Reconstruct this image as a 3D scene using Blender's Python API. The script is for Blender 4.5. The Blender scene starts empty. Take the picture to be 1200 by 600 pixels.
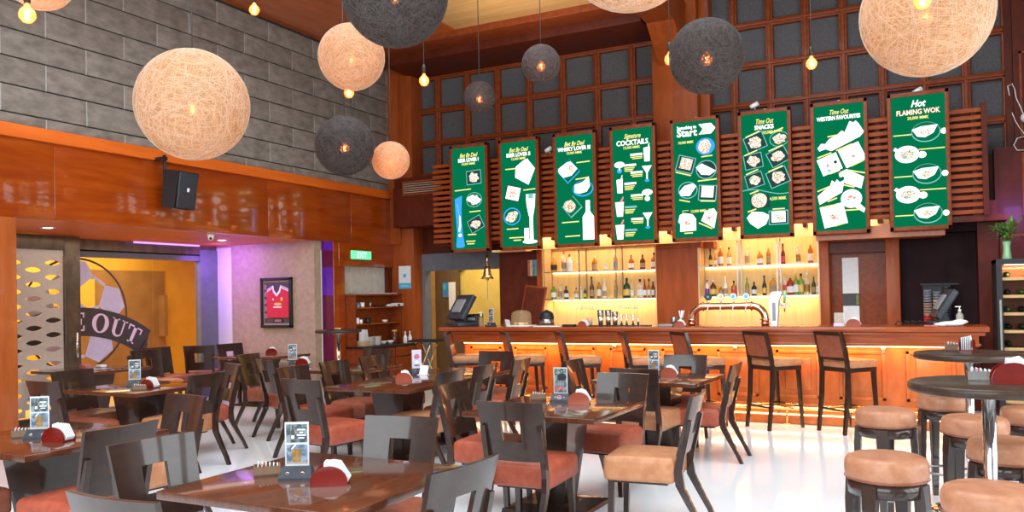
import bpy, bmesh, math, random
from mathutils import Vector, Matrix, Euler
random.seed(7)
D=bpy.data; SC=bpy.context.scene; COL=SC.collection
PI=math.pi; R=math.radians
# ------------------------------------------------------------------ camera
F,YAW,PIT,ROL,SY,H=951.16,-.467147,.014003,-.0201798,33.4,1.55
fw=Vector((math.sin(YAW)*math.cos(PIT),math.cos(YAW)*math.cos(PIT),math.sin(PIT)))
rt0=Vector((math.cos(YAW),-math.sin(YAW),0)); up0=rt0.cross(fw)
rt=rt0*math.cos(ROL)+up0*math.sin(ROL); up=up0*math.cos(ROL)-rt0*math.sin(ROL)
cd=D.cameras.new('camera'); cam=D.objects.new('camera',cd); COL.objects.link(cam)
m=Matrix((rt,up,-fw)).transposed().to_4x4(); m.translation=Vector((0,0,H)); cam.matrix_world=m
cd.sensor_width=36; cd.lens=F*36/1200; cd.shift_y=SY/1200; cd.clip_start=.05; cd.clip_end=200
SC.camera=cam
def at(x,y,X=None,Y=None,Z=None):
    """point on a known surface of the room (survey of the place)"""
    d=fw+rt*((x-600)/F)+up*((300+SY-y)/F)
    t=X/d.x if X is not None else Y/d.y if Y is not None else (Z-H)/d.z
    return Vector((0,0,H))+d*t
# ------------------------------------------------------------------ materials
M={}
def mat(name,c,rough=.5,metal=0,c2=None,scale=(1,1,1),ns=4,bump=0,coat=0,emit=None,es=0,trans=0,alpha=1,detail=4,lo=.35,hi=.65,spec=.5,ior=1.45):
    m=D.materials.new(name); m.use_nodes=True; nt=m.node_tree; b=nt.nodes['Principled BSDF']
    b.inputs['Base Color'].default_value=(*c,1); b.inputs['Roughness'].default_value=rough
    b.inputs['Metallic'].default_value=metal; b.inputs['Coat Weight'].default_value=coat; b.inputs['Coat Roughness'].default_value=.06
    b.inputs['Specular IOR Level'].default_value=spec; b.inputs['Coat IOR'].default_value=(1.9 if name=='wood_fascia' else 1.5); b.inputs['IOR'].default_value=ior
    if emit: b.inputs['Emission Color'].default_value=(*emit,1); b.inputs['Emission Strength'].default_value=es
    b.inputs['Transmission Weight'].default_value=trans; b.inputs['Alpha'].default_value=alpha
    if c2 or bump:
        tc=nt.nodes.new('ShaderNodeTexCoord'); mp=nt.nodes.new('ShaderNodeMapping'); mp.inputs['Scale'].default_value=scale
        no=nt.nodes.new('ShaderNodeTexNoise'); no.inputs['Scale'].default_value=ns; no.inputs['Detail'].default_value=detail; no.inputs['Roughness'].default_value=.6
        nt.links.new(tc.outputs['Object'],mp.inputs[0]); nt.links.new(mp.outputs[0],no.inputs['Vector'])
        if c2:
            cr=nt.nodes.new('ShaderNodeValToRGB'); cr.color_ramp.elements[0].position=lo; cr.color_ramp.elements[1].position=hi
            cr.color_ramp.elements[0].color=(*c,1); cr.color_ramp.elements[1].color=(*c2,1)
            nt.links.new(no.outputs['Fac'],cr.inputs[0]); nt.links.new(cr.outputs[0],b.inputs['Base Color'])
        if bump:
            bp=nt.nodes.new('ShaderNodeBump'); bp.inputs['Strength'].default_value=bump; bp.inputs['Distance'].default_value=.01
            nt.links.new(no.outputs['Fac'],bp.inputs['Height']); nt.links.new(bp.outputs[0],b.inputs['Normal'])
    M[name]=m; return m
mat('espresso',(.024,.011,.008),.34,c2=(.038,.017,.011),scale=(2,2,3),ns=5,coat=.55,spec=.3)
mat('espresso_mid',(.036,.020,.013),.34,c2=(.055,.030,.018),scale=(3,14,3),ns=5,coat=.05,spec=.35)
mat('table_top',(.075,.022,.010),.16,c2=(.12,.036,.016),scale=(14,1.5,4),ns=3,coat=.6)
mat('leather_red',(.30,.058,.030),.42,c2=(.39,.085,.046),ns=18,bump=.25,coat=.05,spec=.35)
mat('leather_tan',(.42,.165,.075),.40,c2=(.52,.235,.115),ns=14,bump=.25,coat=.05,spec=.35)
mat('leather_stool',(.36,.145,.075),.38,c2=(.45,.205,.115),ns=16,bump=.25,coat=.05,spec=.35)
mat('leather_brown',(.22,.060,.032),.42,c2=(.30,.09,.05),ns=16,bump=.25,coat=.05,spec=.35)
mat('wood_fascia',(.27,.036,.002),.30,c2=(.37,.062,.004),scale=(1,.6,5),ns=2.2,coat=.8,spec=.2)
mat('wood_pier',(.34,.075,.016),.22,c2=(.46,.115,.03),scale=(3,3,.7),ns=2.2,coat=.6,spec=.3)
mat('wood_trim',(.64,.11,.006),.45,c2=(.74,.15,.012),scale=(1,.5,6),ns=2)
mat('wood_bar',(.46,.105,.018),.33,c2=(.58,.155,.030),scale=(2,2,1),ns=4,coat=.2,spec=.35)
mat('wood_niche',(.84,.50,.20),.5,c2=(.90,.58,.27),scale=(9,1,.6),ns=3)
mat('wood_bar_dark',(.27,.048,.010),.25,c2=(.36,.078,.018),scale=(1,4,10),ns=3,coat=.3,spec=.35)
mat('wood_lattice',(.205,.036,.008),.42,c2=(.28,.058,.013),scale=(3,3,3),ns=5,coat=.08,spec=.25)
mat('wood_slat',(.33,.062,.014),.42,c2=(.42,.09,.022),scale=(1,3,3),ns=5,coat=.05,spec=.25)
mat('wood_maroon',(.085,.013,.005),.45,c2=(.125,.021,.008),scale=(2,2,1),ns=4,coat=.05,spec=.22)
mat('wood_column',(.29,.055,.010),.38,c2=(.38,.082,.016),scale=(4,4,.6),ns=3,coat=.08,spec=.25)
mat('wood_ceiling',(.38,.075,.012),.25,c2=(.52,.12,.02),scale=(2,.5,2),ns=2,coat=.5)
mat('wood_golden',(.55,.30,.10),.5,c2=(.64,.38,.15),scale=(.5,6,1),ns=2)
mat('fabric_grey',(.075,.070,.072),.9,c2=(.13,.122,.125),ns=60,bump=.4)
mat('marble',(.52,.47,.40),.35,c2=(.62,.58,.51),ns=9)
mat('wallpaper',(.36,.25,.175),.8,c2=(.43,.31,.22),ns=14,bump=.2)
mat('white_strip',(.75,.70,.72),.5)
mat('floor',(.90,.94,.97),.13,c2=(.93,.96,.98),ns=1.2,coat=.3)
mat('black_plastic',(.010,.010,.012),.42,c2=(.015,.015,.018),ns=30)
mat('dark_plastic',(.024,.028,.036),.4,c2=(.035,.04,.05),ns=30)
mat('grey_plastic',(.22,.23,.25),.4,c2=(.28,.29,.31),ns=20)
mat('white_plastic',(.80,.80,.79),.4,c2=(.86,.86,.85),ns=20)
mat('paper',(.74,.74,.76),.8,c2=(.80,.80,.81),ns=25)
mat('card_white',(.55,.55,.57),.8,c2=(.60,.60,.62),ns=25)
mat('chrome',(.80,.80,.82),.09,1,c2=(.86,.86,.87),ns=10)
mat('steel_dark',(.30,.29,.28),.3,1,c2=(.38,.36,.34),ns=10)
mat('brass',(.78,.52,.22),.22,1,c2=(.86,.60,.27),ns=10)
mat('copper',(.72,.36,.24),.16,1,c2=(.80,.44,.30),ns=8)
mat('bronze_frame',(.13,.105,.08),.3,.6,c2=(.19,.155,.12),scale=(2,2,1),ns=5)
mat('perforated',(.58,.50,.43),.45,c2=(.63,.55,.48),ns=20)
mat('red_acrylic',(.15,.008,.006),.12,c2=(.20,.014,.009),ns=8,coat=.5)
mat('rust_holder',(.28,.045,.018),.3,c2=(.34,.07,.03),ns=8,coat=.3)
mat('caddy_brown',(.16,.09,.055),.4,c2=(.22,.13,.08),ns=10)
mat('porcelain',(.86,.85,.82),.15,c2=(.9,.89,.86),ns=8)
mat('cardboard',(.62,.42,.22),.7,c2=(.68,.48,.27),ns=12)
mat('yellow_wall',(.66,.46,.10),.6,c2=(.72,.52,.13),ns=5)
mat('door_brown',(.12,.070,.035),.45,c2=(.16,.095,.05),scale=(8,8,1),ns=4)
mat('grey_blue',(.13,.135,.16),.55,c2=(.16,.165,.19),ns=6)
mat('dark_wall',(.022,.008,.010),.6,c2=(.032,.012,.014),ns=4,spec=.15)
mat('mortar',(.022,.015,.010),.85,c2=(.05,.043,.037),ns=20)
mat('mortar_light',(.36,.33,.30),.85,c2=(.42,.39,.35),ns=20)
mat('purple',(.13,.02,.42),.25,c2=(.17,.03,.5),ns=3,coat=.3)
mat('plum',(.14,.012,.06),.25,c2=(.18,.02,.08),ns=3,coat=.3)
mat('amber_wall',(.78,.43,.05),.6,c2=(.86,.48,.08),ns=3)
mat('amber_brown',(.30,.15,.06),.5,c2=(.38,.20,.08),ns=3)
mat('amber_floor',(.70,.52,.25),.3,c2=(.78,.6,.3),ns=3)
mat('lilac',(.62,.55,.78),.5,c2=(.68,.6,.82),ns=12)
mat('sign_dark',(.060,.048,.050),.5,c2=(.075,.06,.06),ns=12)
mat('sign_pink',(.85,.62,.80),.5,c2=(.88,.66,.83),ns=12)
mat('jersey_red',(.56,.018,.035),.7,c2=(.64,.03,.05),ns=40)
mat('photo_pink',(.45,.18,.20),.5,c2=(.20,.12,.16),ns=60,lo=.45,hi=.55)
mat('gold',(.75,.48,.10),.4,c2=(.8,.53,.13),ns=10)
mat('blue',(.05,.22,.55),.4,c2=(.07,.26,.6),ns=10)
mat('cyan',(.06,.45,.68),.45,c2=(.08,.5,.72),ns=10)
mat('red',(.65,.03,.03),.4,c2=(.7,.05,.05),ns=10)
mat('leaf',(.10,.22,.035),.45,c2=(.22,.38,.06),ns=8)
mat('leaf_dark',(.05,.13,.03),.45,c2=(.08,.19,.04),ns=8)
mat('vase_green',(.25,.52,.26),.15,c2=(.3,.58,.3),ns=4,coat=.5)
mat('pic_grey',(.035,.06,.065),.5,c2=(.22,.27,.28),ns=28,lo=.42,hi=.58)
mat('pic_blue',(.07,.12,.19),.5,c2=(.24,.31,.40),ns=30,lo=.42,hi=.58)
mat('pic_amber',(.20,.10,.02),.5,c2=(.40,.24,.07),ns=40)
mat('pic_red',(.40,.05,.05),.5,c2=(.6,.25,.25),ns=60)
mat('led_warm',(1,.7,.35),.5,emit=(1,.55,.20),es=9)
mat('led_shelf',(1,.8,.5),.5,emit=(1,.74,.38),es=6)
mat('led_white',(1,.95,.85),.5,emit=(1,.86,.66),es=6)
mat('glow_purple',(.5,.3,1),.5,emit=(.55,.32,1.0),es=1.1)
mat('exit_green',(.2,.8,.4),.5,emit=(.10,.75,.32),es=.8)
mat('exit_letter',(.9,1,.9),.5,emit=(.55,1,.62),es=.9)
mat('filament',(1,.8,.5),.5,emit=(1,.55,.25),es=22)
mat('socket',(.03,.025,.02),.35,.5,c2=(.05,.04,.035),ns=20)
mat('cord',(.05,.045,.04),.6,c2=(.07,.06,.05),ns=20)
mat('scr_green',(.0,.0,.0),1,spec=0,emit=(.001,.145,.058),es=1.0,)
mat('scr_white',(.0,.0,.0),1,spec=0,emit=(1,.96,.95),es=1.5)
mat('scr_cream',(.0,.0,.0),1,spec=0,emit=(1,.85,.66),es=1.25)
mat('scr_yellow',(.0,.0,.0),1,spec=0,emit=(.93,.85,.26),es=1.05)
mat('scr_blue',(.0,.0,.0),1,spec=0,emit=(.05,.36,.95),es=1.0)
mat('scr_dark',(.0,.0,.0),1,spec=0,emit=(.02,.07,.06),es=.8)
mat('scr_rim',(.0,.0,.0),1,spec=0,emit=(.25,.62,.62),es=.8)
mat('scr_pink',(.0,.0,.0),1,spec=0,emit=(.80,.30,.26),es=1.0)
def foodmat():
    m=mat('scr_food',(0,0,0),1,emit=(1,.96,.95),es=1.0,spec=0); nt=m.node_tree; b=nt.nodes['Principled BSDF']
    tc=nt.nodes.new('ShaderNodeTexCoord'); no=nt.nodes.new('ShaderNodeTexNoise'); no.inputs['Scale'].default_value=46; no.inputs['Detail'].default_value=2
    cr=nt.nodes.new('ShaderNodeValToRGB'); e=cr.color_ramp.elements; e[0].position=.36; e[0].color=(.10,.34,.14,1); e[1].position=.49; e[1].color=(1,.93,.88,1)
    q=e.new(.55); q.color=(1,.93,.88,1); q=e.new(.63); q.color=(.72,.22,.14,1); q=e.new(.43); q.color=(.95,.66,.40,1)
    nt.links.new(tc.outputs['Object'],no.inputs['Vector']); nt.links.new(no.outputs['Fac'],cr.inputs[0]); nt.links.new(cr.outputs[0],b.inputs['Emission Color'])
foodmat()
def glassy(name,c,alpha,rough=.05,emit=None,es=0):
    """thin coloured glass: part transparent, part glossy"""
    m=D.materials.new(name); m.use_nodes=True; nt=m.node_tree; b=nt.nodes['Principled BSDF']; out=nt.nodes['Material Output']
    b.inputs['Base Color'].default_value=(*c,1); b.inputs['Roughness'].default_value=rough
    if emit: b.inputs['Emission Color'].default_value=(*emit,1); b.inputs['Emission Strength'].default_value=es
    if name=='pane_glass': tcol=(.97,.97,.97)
    else: tcol=None
    t=nt.nodes.new('ShaderNodeBsdfTransparent'); t.inputs[0].default_value=(*[min(1,x*.6+.4) for x in c],1)
    mx=nt.nodes.new('ShaderNodeMixShader'); mx.inputs[0].default_value=alpha
    if tcol: t.inputs[0].default_value=(*tcol,1)
    nt.links.new(t.outputs[0],mx.inputs[1]); nt.links.new(b.outputs[0],mx.inputs[2]); nt.links.new(mx.outputs[0],out.inputs[0])
    M[name]=m
glassy('pane_glass',(.02,.02,.025),.06); glassy('shelf_glass',(.7,.9,.75),.35); glassy('bulb_glass',(1,.55,.2),.45,emit=(1,.15,.02),es=1.2)
for n,c,a in (('g_clear',(.95,.90,.80),.30),('g_gold',(.80,.42,.08),.65),('g_amber',(.55,.20,.03),.75),('g_green',(.25,.40,.06),.75),('g_dkgreen',(.03,.07,.02),.92),('g_black',(.02,.015,.012),.97),('g_brown',(.13,.035,.012),.93),('g_red',(.45,.04,.02),.85),('g_white',(.90,.87,.80),.9),('g_purple',(.25,.12,.5),.8),('g_dome',(.95,.75,.45),.16),('g_blue',(.2,.35,.7),.7)): glassy(n,c,a)
def weave(name,c,c2,tr,tl_=.35):
    m=D.materials.new(name); m.use_nodes=True; nt=m.node_tree; out=nt.nodes['Material Output']; b=nt.nodes['Principled BSDF']
    tc=nt.nodes.new('ShaderNodeTexCoord'); facs=[]
    for k,(rot,sc) in enumerate((((.3,.9,.2),(3,60,3)),((1.2,.2,.8),(50,3,4)),((.5,-.7,1.4),(4,3,55)))):
        mp=nt.nodes.new('ShaderNodeMapping'); mp.inputs['Rotation'].default_value=rot; mp.inputs['Scale'].default_value=sc
        no=nt.nodes.new('ShaderNodeTexNoise'); no.inputs['Scale'].default_value=1.0; no.inputs['Detail'].default_value=2
        nt.links.new(tc.outputs['Object'],mp.inputs[0]); nt.links.new(mp.outputs[0],no.inputs['Vector']); facs.append(no)
    mx=nt.nodes.new('ShaderNodeMath'); mx.operation='MAXIMUM'; nt.links.new(facs[0].outputs['Fac'],mx.inputs[0]); nt.links.new(facs[1].outputs['Fac'],mx.inputs[1])
    m2=nt.nodes.new('ShaderNodeMath'); m2.operation='MAXIMUM'; nt.links.new(mx.outputs[0],m2.inputs[0]); nt.links.new(facs[2].outputs['Fac'],m2.inputs[1])
    cr=nt.nodes.new('ShaderNodeValToRGB'); cr.color_ramp.elements[0].position=.50; cr.color_ramp.elements[1].position=.68
    cr.color_ramp.elements[0].color=(*c,1); cr.color_ramp.elements[1].color=(*c2,1); nt.links.new(m2.outputs[0],cr.inputs[0])
    nt.links.new(cr.outputs[0],b.inputs['Base Color']); b.inputs['Roughness'].default_value=.8
    tl=nt.nodes.new('ShaderNodeBsdfTranslucent'); nt.links.new(cr.outputs[0],tl.inputs[0])
    a=nt.nodes.new('ShaderNodeMixShader'); a.inputs[0].default_value=tl_; nt.links.new(b.outputs[0],a.inputs[1]); nt.links.new(tl.outputs[0],a.inputs[2])
    t=nt.nodes.new('ShaderNodeBsdfTransparent')
    al=nt.nodes.new('ShaderNodeMapRange'); al.inputs['From Min'].default_value=.46; al.inputs['From Max'].default_value=.60; al.inputs['To Min'].default_value=tr; al.inputs['To Max'].default_value=1
    nt.links.new(m2.outputs[0],al.inputs['Value'])
    f=nt.nodes.new('ShaderNodeMixShader'); nt.links.new(al.outputs[0],f.inputs[0]); nt.links.new(t.outputs[0],f.inputs[1]); nt.links.new(a.outputs[0],f.inputs[2]); nt.links.new(f.outputs[0],out.inputs[0])
    M[name]=m
weave('weave_cream',(.50,.29,.13),(.62,.43,.26),.80,.5); weave('weave_dark',(.030,.022,.020),(.085,.068,.062),.68); weave('weave_smoke',(.045,.032,.030),(.13,.10,.095),.50)
mat('thread_cream',(.72,.56,.42),.7,c2=(.78,.62,.48),ns=9); mat('thread_dark',(.09,.078,.075),.6,c2=(.14,.125,.12),ns=9)
# brick blocks
def brickmat():
    m=mat('brick',(.155,.127,.105),.75,c2=(.26,.220,.185),ns=5,bump=.5,scale=(1,1,2.0),detail=8)
brickmat()
# ------------------------------------------------------------------ mesh builder
class MB:
    def __init__(s): s.bm=bmesh.new(); s.mats=[]; s.mi=0
    def use(s,name):
        if name not in s.mats: s.mats.append(name)
        s.mi=s.mats.index(name); return s
    def _f(s,vs,smooth=False):
        try: f=s.bm.faces.new(vs)
        except ValueError: return
        f.material_index=s.mi; f.smooth=smooth
    def box(s,x0,x1,y0,y1,z0,z1,T=None,bev=0):
        p=[Vector((x,y,z)) for z in (z0,z1) for y in (y0,y1) for x in (x0,x1)]
        b2=bmesh.new(); v=[b2.verts.new(q) for q in p]
        for f in ((0,2,3,1),(4,5,7,6),(0,1,5,4),(2,6,7,3),(0,4,6,2),(1,3,7,5)): b2.faces.new([v[i] for i in f])
        if bev:
            bmesh.ops.bevel(b2,geom=b2.edges[:],offset=bev,segments=2,affect='EDGES',profile=.6)
        s._merge(b2,T,bool(bev)); return s
    def _merge(s,b2,T=None,smooth=False):
        mp={}
        for v in b2.verts: mp[v]=s.bm.verts.new(T@v.co if T else v.co)
        for f in b2.faces: s._f([mp[v] for v in f.verts],smooth and len(f.verts)<=64)
        b2.free()
    def cyl(s,p0,p1,r0,r1=None,n=16,cap=True):
        r1=r0 if r1 is None else r1; p0=Vector(p0);p1=Vector(p1); d=(p1-p0).normalized()
        a=d.orthogonal().normalized(); b=d.cross(a)
        A=[s.bm.verts.new(p0+(a*math.cos(t)+b*math.sin(t))*r0) for t in [2*PI*i/n for i in range(n)]]
        B=[s.bm.verts.new(p1+(a*math.cos(t)+b*math.sin(t))*r1) for t in [2*PI*i/n for i in range(n)]]
        for i in range(n): s._f([A[i],A[(i+1)%n],B[(i+1)%n],B[i]],True)
        if cap: s._f(A[::-1]); s._f(B)
        return s
    def lathe(s,prof,c=(0,0,0),n=24,axis=None,smooth=True):
        """prof: list of (r,z)"""
        c=Vector(c); rings=[]
        for r,z in prof:
            if r<1e-5: rings.append([s.bm.verts.new(c+Vector((0,0,z)))])
            else: rings.append([s.bm.verts.new(c+Vector((r*math.cos(2*PI*i/n),r*math.sin(2*PI*i/n),z))) for i in range(n)])
        for A,B in zip(rings,rings[1:]):
            for i in range(n):
                j=(i+1)%n
                if len(A)==1 and len(B)==1: continue
                if len(A)==1: s._f([A[0],B[j],B[i]],smooth)
                elif len(B)==1: s._f([A[i],A[j],B[0]],smooth)
                else: s._f([A[i],A[j],B[j],B[i]],smooth)
        return s
    def tube(s,pts,r,n=8,rs=None,flat=None,closed=False):
        pts=[Vector(p) for p in pts]; N=len(pts); prev=None; rings=[]
        for i,p in enumerate(pts):
            if closed: d=(pts[(i+1)%N]-pts[i-1]).normalized()
            else: d=(pts[min(i+1,N-1)]-pts[max(i-1,0)]).normalized()
            a=(prev-d*prev.dot(d)).normalized() if prev and (prev-d*prev.dot(d)).length>1e-4 else d.orthogonal().normalized()
            prev=a; b=d.cross(a); rr=rs[i] if rs else r
            rings.append([s.bm.verts.new(p+(a*math.cos(2*PI*k/n)+b*math.sin(2*PI*k/n))*rr) for k in range(n)])
        prs=list(zip(rings,rings[1:]))+([(rings[-1],rings[0])] if closed else [])
        for A,B in prs:
            for k in range(n): s._f([A[k],A[(k+1)%n],B[(k+1)%n],B[k]],True)
        if not closed: s._f(rings[0][::-1]); s._f(rings[-1])
        return s
    def bar(s,secs):
        """loft of rectangles: secs = list of (centre, half vector u, half vector v)"""
        rings=[]
        for c,u,v in secs:
            c,u,v=Vector(c),Vector(u),Vector(v); rings.append([s.bm.verts.new(q) for q in (c-u-v,c+u-v,c+u+v,c-u+v)])
        for A,B in zip(rings,rings[1:]):
            for k in range(4): s._f([A[k],A[(k+1)%4],B[(k+1)%4],B[k]])
        s._f(rings[0][::-1]); s._f(rings[-1]); return s
    def poly(s,pts,T,d=0):
        """flat polygon (x,z) in a panel facing -Y, extruded back by d"""
        A=[s.bm.verts.new(T@Vector((x,0,z))) for x,z in pts]
        s._f(A)
        if d:
            B=[s.bm.verts.new(T@Vector((x,d,z))) for x,z in pts]
            s._f(B[::-1]); n=len(A)
            for i in range(n): s._f([A[i],B[i],B[(i+1)%n],A[(i+1)%n]])
        return s
    def sphere(s,c,r,n=16,sx=1,sy=1,sz=1):
        c=Vector(c); m=n//2
        rings=[[s.bm.verts.new(c+Vector((0,0,-r*sz)))]]
        for j in range(1,m):
            t=-PI/2+PI*j/m
            rings.append([s.bm.verts.new(c+Vector((r*sx*math.cos(t)*math.cos(2*PI*i/n),r*sy*math.cos(t)*math.sin(2*PI*i/n),r*sz*math.sin(t)))) for i in range(n)])
        rings.append([s.bm.verts.new(c+Vector((0,0,r*sz)))])
        for A,B in zip(rings,rings[1:]):
            for i in range(n):
                j=(i+1)%n
                if len(A)==1: s._f([A[0],B[j],B[i]],True)
                elif len(B)==1: s._f([A[i],A[j],B[0]],True)
                else: s._f([A[i],A[j],B[j],B[i]],True)
        return s
    def text(s,body,x,z,size,T,align='CENTER',sx=1.0,shear=0,d=.002,rot=0,bold=0,spacing=1.0,fit=None):
        cu=D.curves.new('txt','FONT'); cu.body=body; cu.size=size; cu.align_x=align; cu.shear=shear; cu.offset=bold*.45; cu.space_character=spacing; cu.resolution_u=2
        o=D.objects.new('txt',cu); COL.objects.link(o); bpy.context.view_layer.update()
        me=D.meshes.new_from_object(o.evaluated_get(bpy.context.evaluated_depsgraph_get()))
        D.objects.remove(o); D.curves.remove(cu)
        c_,s_=math.cos(rot),math.sin(rot); vs=[]
        if fit:
            xs=[v.co.x for v in me.vertices]; sx=fit/(max(xs)-min(xs))
        for v in me.vertices:
            px,py=v.co.x*sx,v.co.y
            vs.append(s.bm.verts.new(T@Vector((x+px*c_-py*s_,0,z+px*s_+py*c_))))
        for p in me.polygons: s._f([vs[i] for i in p.vertices])
        D.meshes.remove(me); return s
    def mesh(s,name):
        me=D.meshes.new(name); s.bm.normal_update(); bmesh.ops.recalc_face_normals(s.bm,faces=s.bm.faces[:]) if not getattr(s,'nofix',0) else None
        s.bm.to_mesh(me); s.bm.free()
        for n in s.mats: me.materials.append(M[n])
        return me
    def build(s,name,parent=None,loc=None,rot=None):
        o=D.objects.new(name,s.mesh(name)); COL.objects.link(o)
        if parent: o.parent=parent
        if loc: o.location=loc
        if rot: o.rotation_euler=rot
        return o
def mb(m): return MB().use(m)
def tag(o,label=None,cat=None,group=None,kind=None):
    if label: o['label']=label
    if cat: o['category']=cat
    if group: o['group']=group
    if kind: o['kind']=kind
    return o
def thing(name,label,cat,loc=(0,0,0),rz=0,group=None):
    o=D.objects.new(name,None); o.empty_display_size=.1; COL.objects.link(o); o.location=loc; o.rotation_euler=(0,0,rz)
    return tag(o,label,cat,group)
def dup(root,loc,rz=0,label=None,group=None,scale=None,skip=()):
    def cp(o,par):
        c=o.copy(); COL.objects.link(c); c.parent=par
        for ch in [k for k in o.children if k.name.split('.')[0] not in skip]: cp(ch,c)
        return c
    r=cp(root,None); r.location=loc; r.rotation_euler=(0,0,rz)
    if label: r['label']=label
    if group: r['group']=group
    if scale: r.scale=(scale,)*3
    return r
def struct(o): o['kind']='structure'; return o
ID=Matrix.Identity(4)
XL=-8.4; YB=12.2; ZC=5.65
# ================================================================== SETTING
struct(mb('floor').box(-13.5,4.5,-1.6,14.5,-.1,0).build('floor'))
# left upper wall: backing and blocks
b=mb('mortar').box(XL-.25,XL-.012,-1.5,11.9,3.40,ZC+.1)
b.use('mortar_light')
L=.967; hc=.2925; z=3.44; row=0; z0=3.56
zs=[3.44]+[3.56+hc*k for k in range(0,8)]
for k in range(len(zs)-1):
    za,zb=zs[k],min(zs[k+1],ZC)
    off=(5.067 if k%2==1 else 5.558)
    y=off-8*L
    while y<11.9:
        y0,y1=max(y,-1.5),min(y+L,11.9)
        if y1>y0+.05:
            b.use('brick').box(XL-.02,XL+.012,y0+.008,y1-.012,za+.008,zb-.006,bev=.005)
            if y1<11.9: b.use('mortar_light').box(XL-.02,XL+.004,y1-.012,y1+.008,za+.008,zb-.006)
        y+=L
b.mats; struct(b.build('wall_left'))
# orange ledge, fascia, soffit (trim)
struct(mb('wood_trim').box(XL-.3,XL+.07,-1.5,11.9,3.30,3.44,bev=.006).build('trim_1'))
b=mb('wood_fascia')
ys=[-1.5,1.2,3.05,4.9,6.06,8.0,9.0,10.9,11.9]
ys=[-1.5,.9,3.3,5.62,8.85,10.75,11.9]
for a,c in zip(ys,ys[1:]): b.box(XL-.04,XL+.03,a+.002,c-.002,2.47,3.30,bev=.003)
struct(b.build('trim_2'))
struct(mb('wood_trim').box(-10.7,XL-.04,-1.5,11.9,2.47,2.54).build('trim_3'))     # soffit under the fascia; brighter wood tone imitates its lit underside
struct(mb('wood_pier').box(XL-.25,XL+.035,2.6,5.20,0,2.47,bev=.01).build('trim_4'))   # left pier
# jersey wall
struct(mb('wallpaper').box(-10.6,XL-.02,9.88,10.03,0,2.47).use('white_strip').box(-10.53,-10.16,9.862,9.88,0,2.44).build('wall_jersey'))  # pale strip imitates the purple-lit left part of the wall
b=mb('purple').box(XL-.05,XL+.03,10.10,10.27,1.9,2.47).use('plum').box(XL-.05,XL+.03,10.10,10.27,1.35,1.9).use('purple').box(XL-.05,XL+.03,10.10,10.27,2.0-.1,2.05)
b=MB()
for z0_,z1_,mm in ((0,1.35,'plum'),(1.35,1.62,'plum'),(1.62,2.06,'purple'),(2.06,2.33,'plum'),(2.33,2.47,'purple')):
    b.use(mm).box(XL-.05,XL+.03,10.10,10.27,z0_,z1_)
struct(b.build('trim_5'))  # purple and plum bands imitate reflections on a glossy post
struct(mb('wood_fascia').box(XL-.2,XL+.04,10.27,10.55,0,2.47,bev=.006).build('trim_6'))
struct(mb('wood_fascia').box(XL-.2,XL+.05,10.40,11.9,2.09,2.47,bev=.008).build('trim_7'))   # beam that carries the exit sign
struct(mb('marble').box(XL-.25,XL-.06,10.55,11.85,0,2.1).use('wood_maroon').box(XL-.06,XL+.02,11.78,11.9,0,2.1).build('wall_marble'))
# corner post + duct
struct(mb('wood_column').box(-8.45,-7.92,11.9,12.3,0,ZC,bev=.01).box(-8.42,-8.16,11.86,11.9,2.5,ZC).build('trim_8'))
b=mb('wood_maroon').box(-8.14,-6.7,11.62,12.2,2.77,3.45,bev=.01).box(-8.14,-6.7,11.66,12.2,3.45,3.62,bev=.01)
struct(b.build('trim_9'))
b=mb('espresso_mid').box(-7.92,-7.2,11.635,11.66,3.36,3.60,bev=.004)
b=mb('wood_lattice')
b.box(-7.93,-7.12,11.60,11.63,3.30,3.33).box(-7.93,-7.12,11.60,11.63,3.52,3.55).box(-7.93,-7.90,11.60,11.63,3.33,3.52).box(-7.15,-7.12,11.60,11.63,3.33,3.52)
b.use('wallpaper')
for k in range(5): b.box(-7.9,-7.15,11.60,11.62,3.345+k*.037,3.36+k*.037)
v=b.build('vent_grille'); struct(v); v.name='vent_1'; 
struct(v)
# back wall upper: fabric + lattice
struct(mb('fabric_grey').box(-7.95,1.10,YB+.07,YB+.2,3.0,ZC+.6).build('wall_back'))
b=mb('wood_lattice')
xsL=[-8.0,-7.56,-6.96,-6.365,-5.765,-5.16,-4.562,-3.97,-3.5]
xsR=[-2.87,-2.40,-1.888,-1.39,-.895,-.405,.10,.588,1.05]
zr=[3.70,4.28,4.855,5.45,6.02]
for xs in (xsL,xsR):
    for i,x in enumerate(xs):
        w=.055
        b.box(x-w,x+w,YB-.01,YB+.09,3.2,ZC+.6,bev=.012); b.box(x-w*.45,x+w*.45,YB-.035,YB,3.2,ZC+.6,bev=.008)
    for z in zr:
        w=.05
        b.box(xs[0],xs[-1],YB-.012,YB+.088,z-w,z+w,bev=.012); b.box(xs[0],xs[-1],YB-.04,YB,z-w*.45,z+w*.45,bev=.008)
struct(b.build('trim_10'))
struct(mb('wood_column').box(-3.55,-2.87,11.86,12.35,2.2,6.3,bev=.01).box(-2.87,-2.72,12.0,12.35,2.2,6.3,bev=.01).build('trim_11'))
# longitudinal beam on the column with its bracket
b=mb('wood_column'); b.box(-3.42,-3.02,3.0,12.0,5.40,5.85,bev=.01)
b.bar([((-3.22,11.86,4.95),(.2,0,0),(0,.02,0)),((-3.22,11.5,5.4),(.2,0,0),(0,.30,0))])
struct(b.build('trim_12'))
# cross cornice under the ceiling
b=mb('wood_maroon').box(-8.0,-3.5,11.2,12.2,5.45,6.2,bev=.01).use('wood_lattice').box(-8.0,-3.5,10.75,11.25,5.57,6.2,bev=.01)
struct(b.build('trim_13'))
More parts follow.
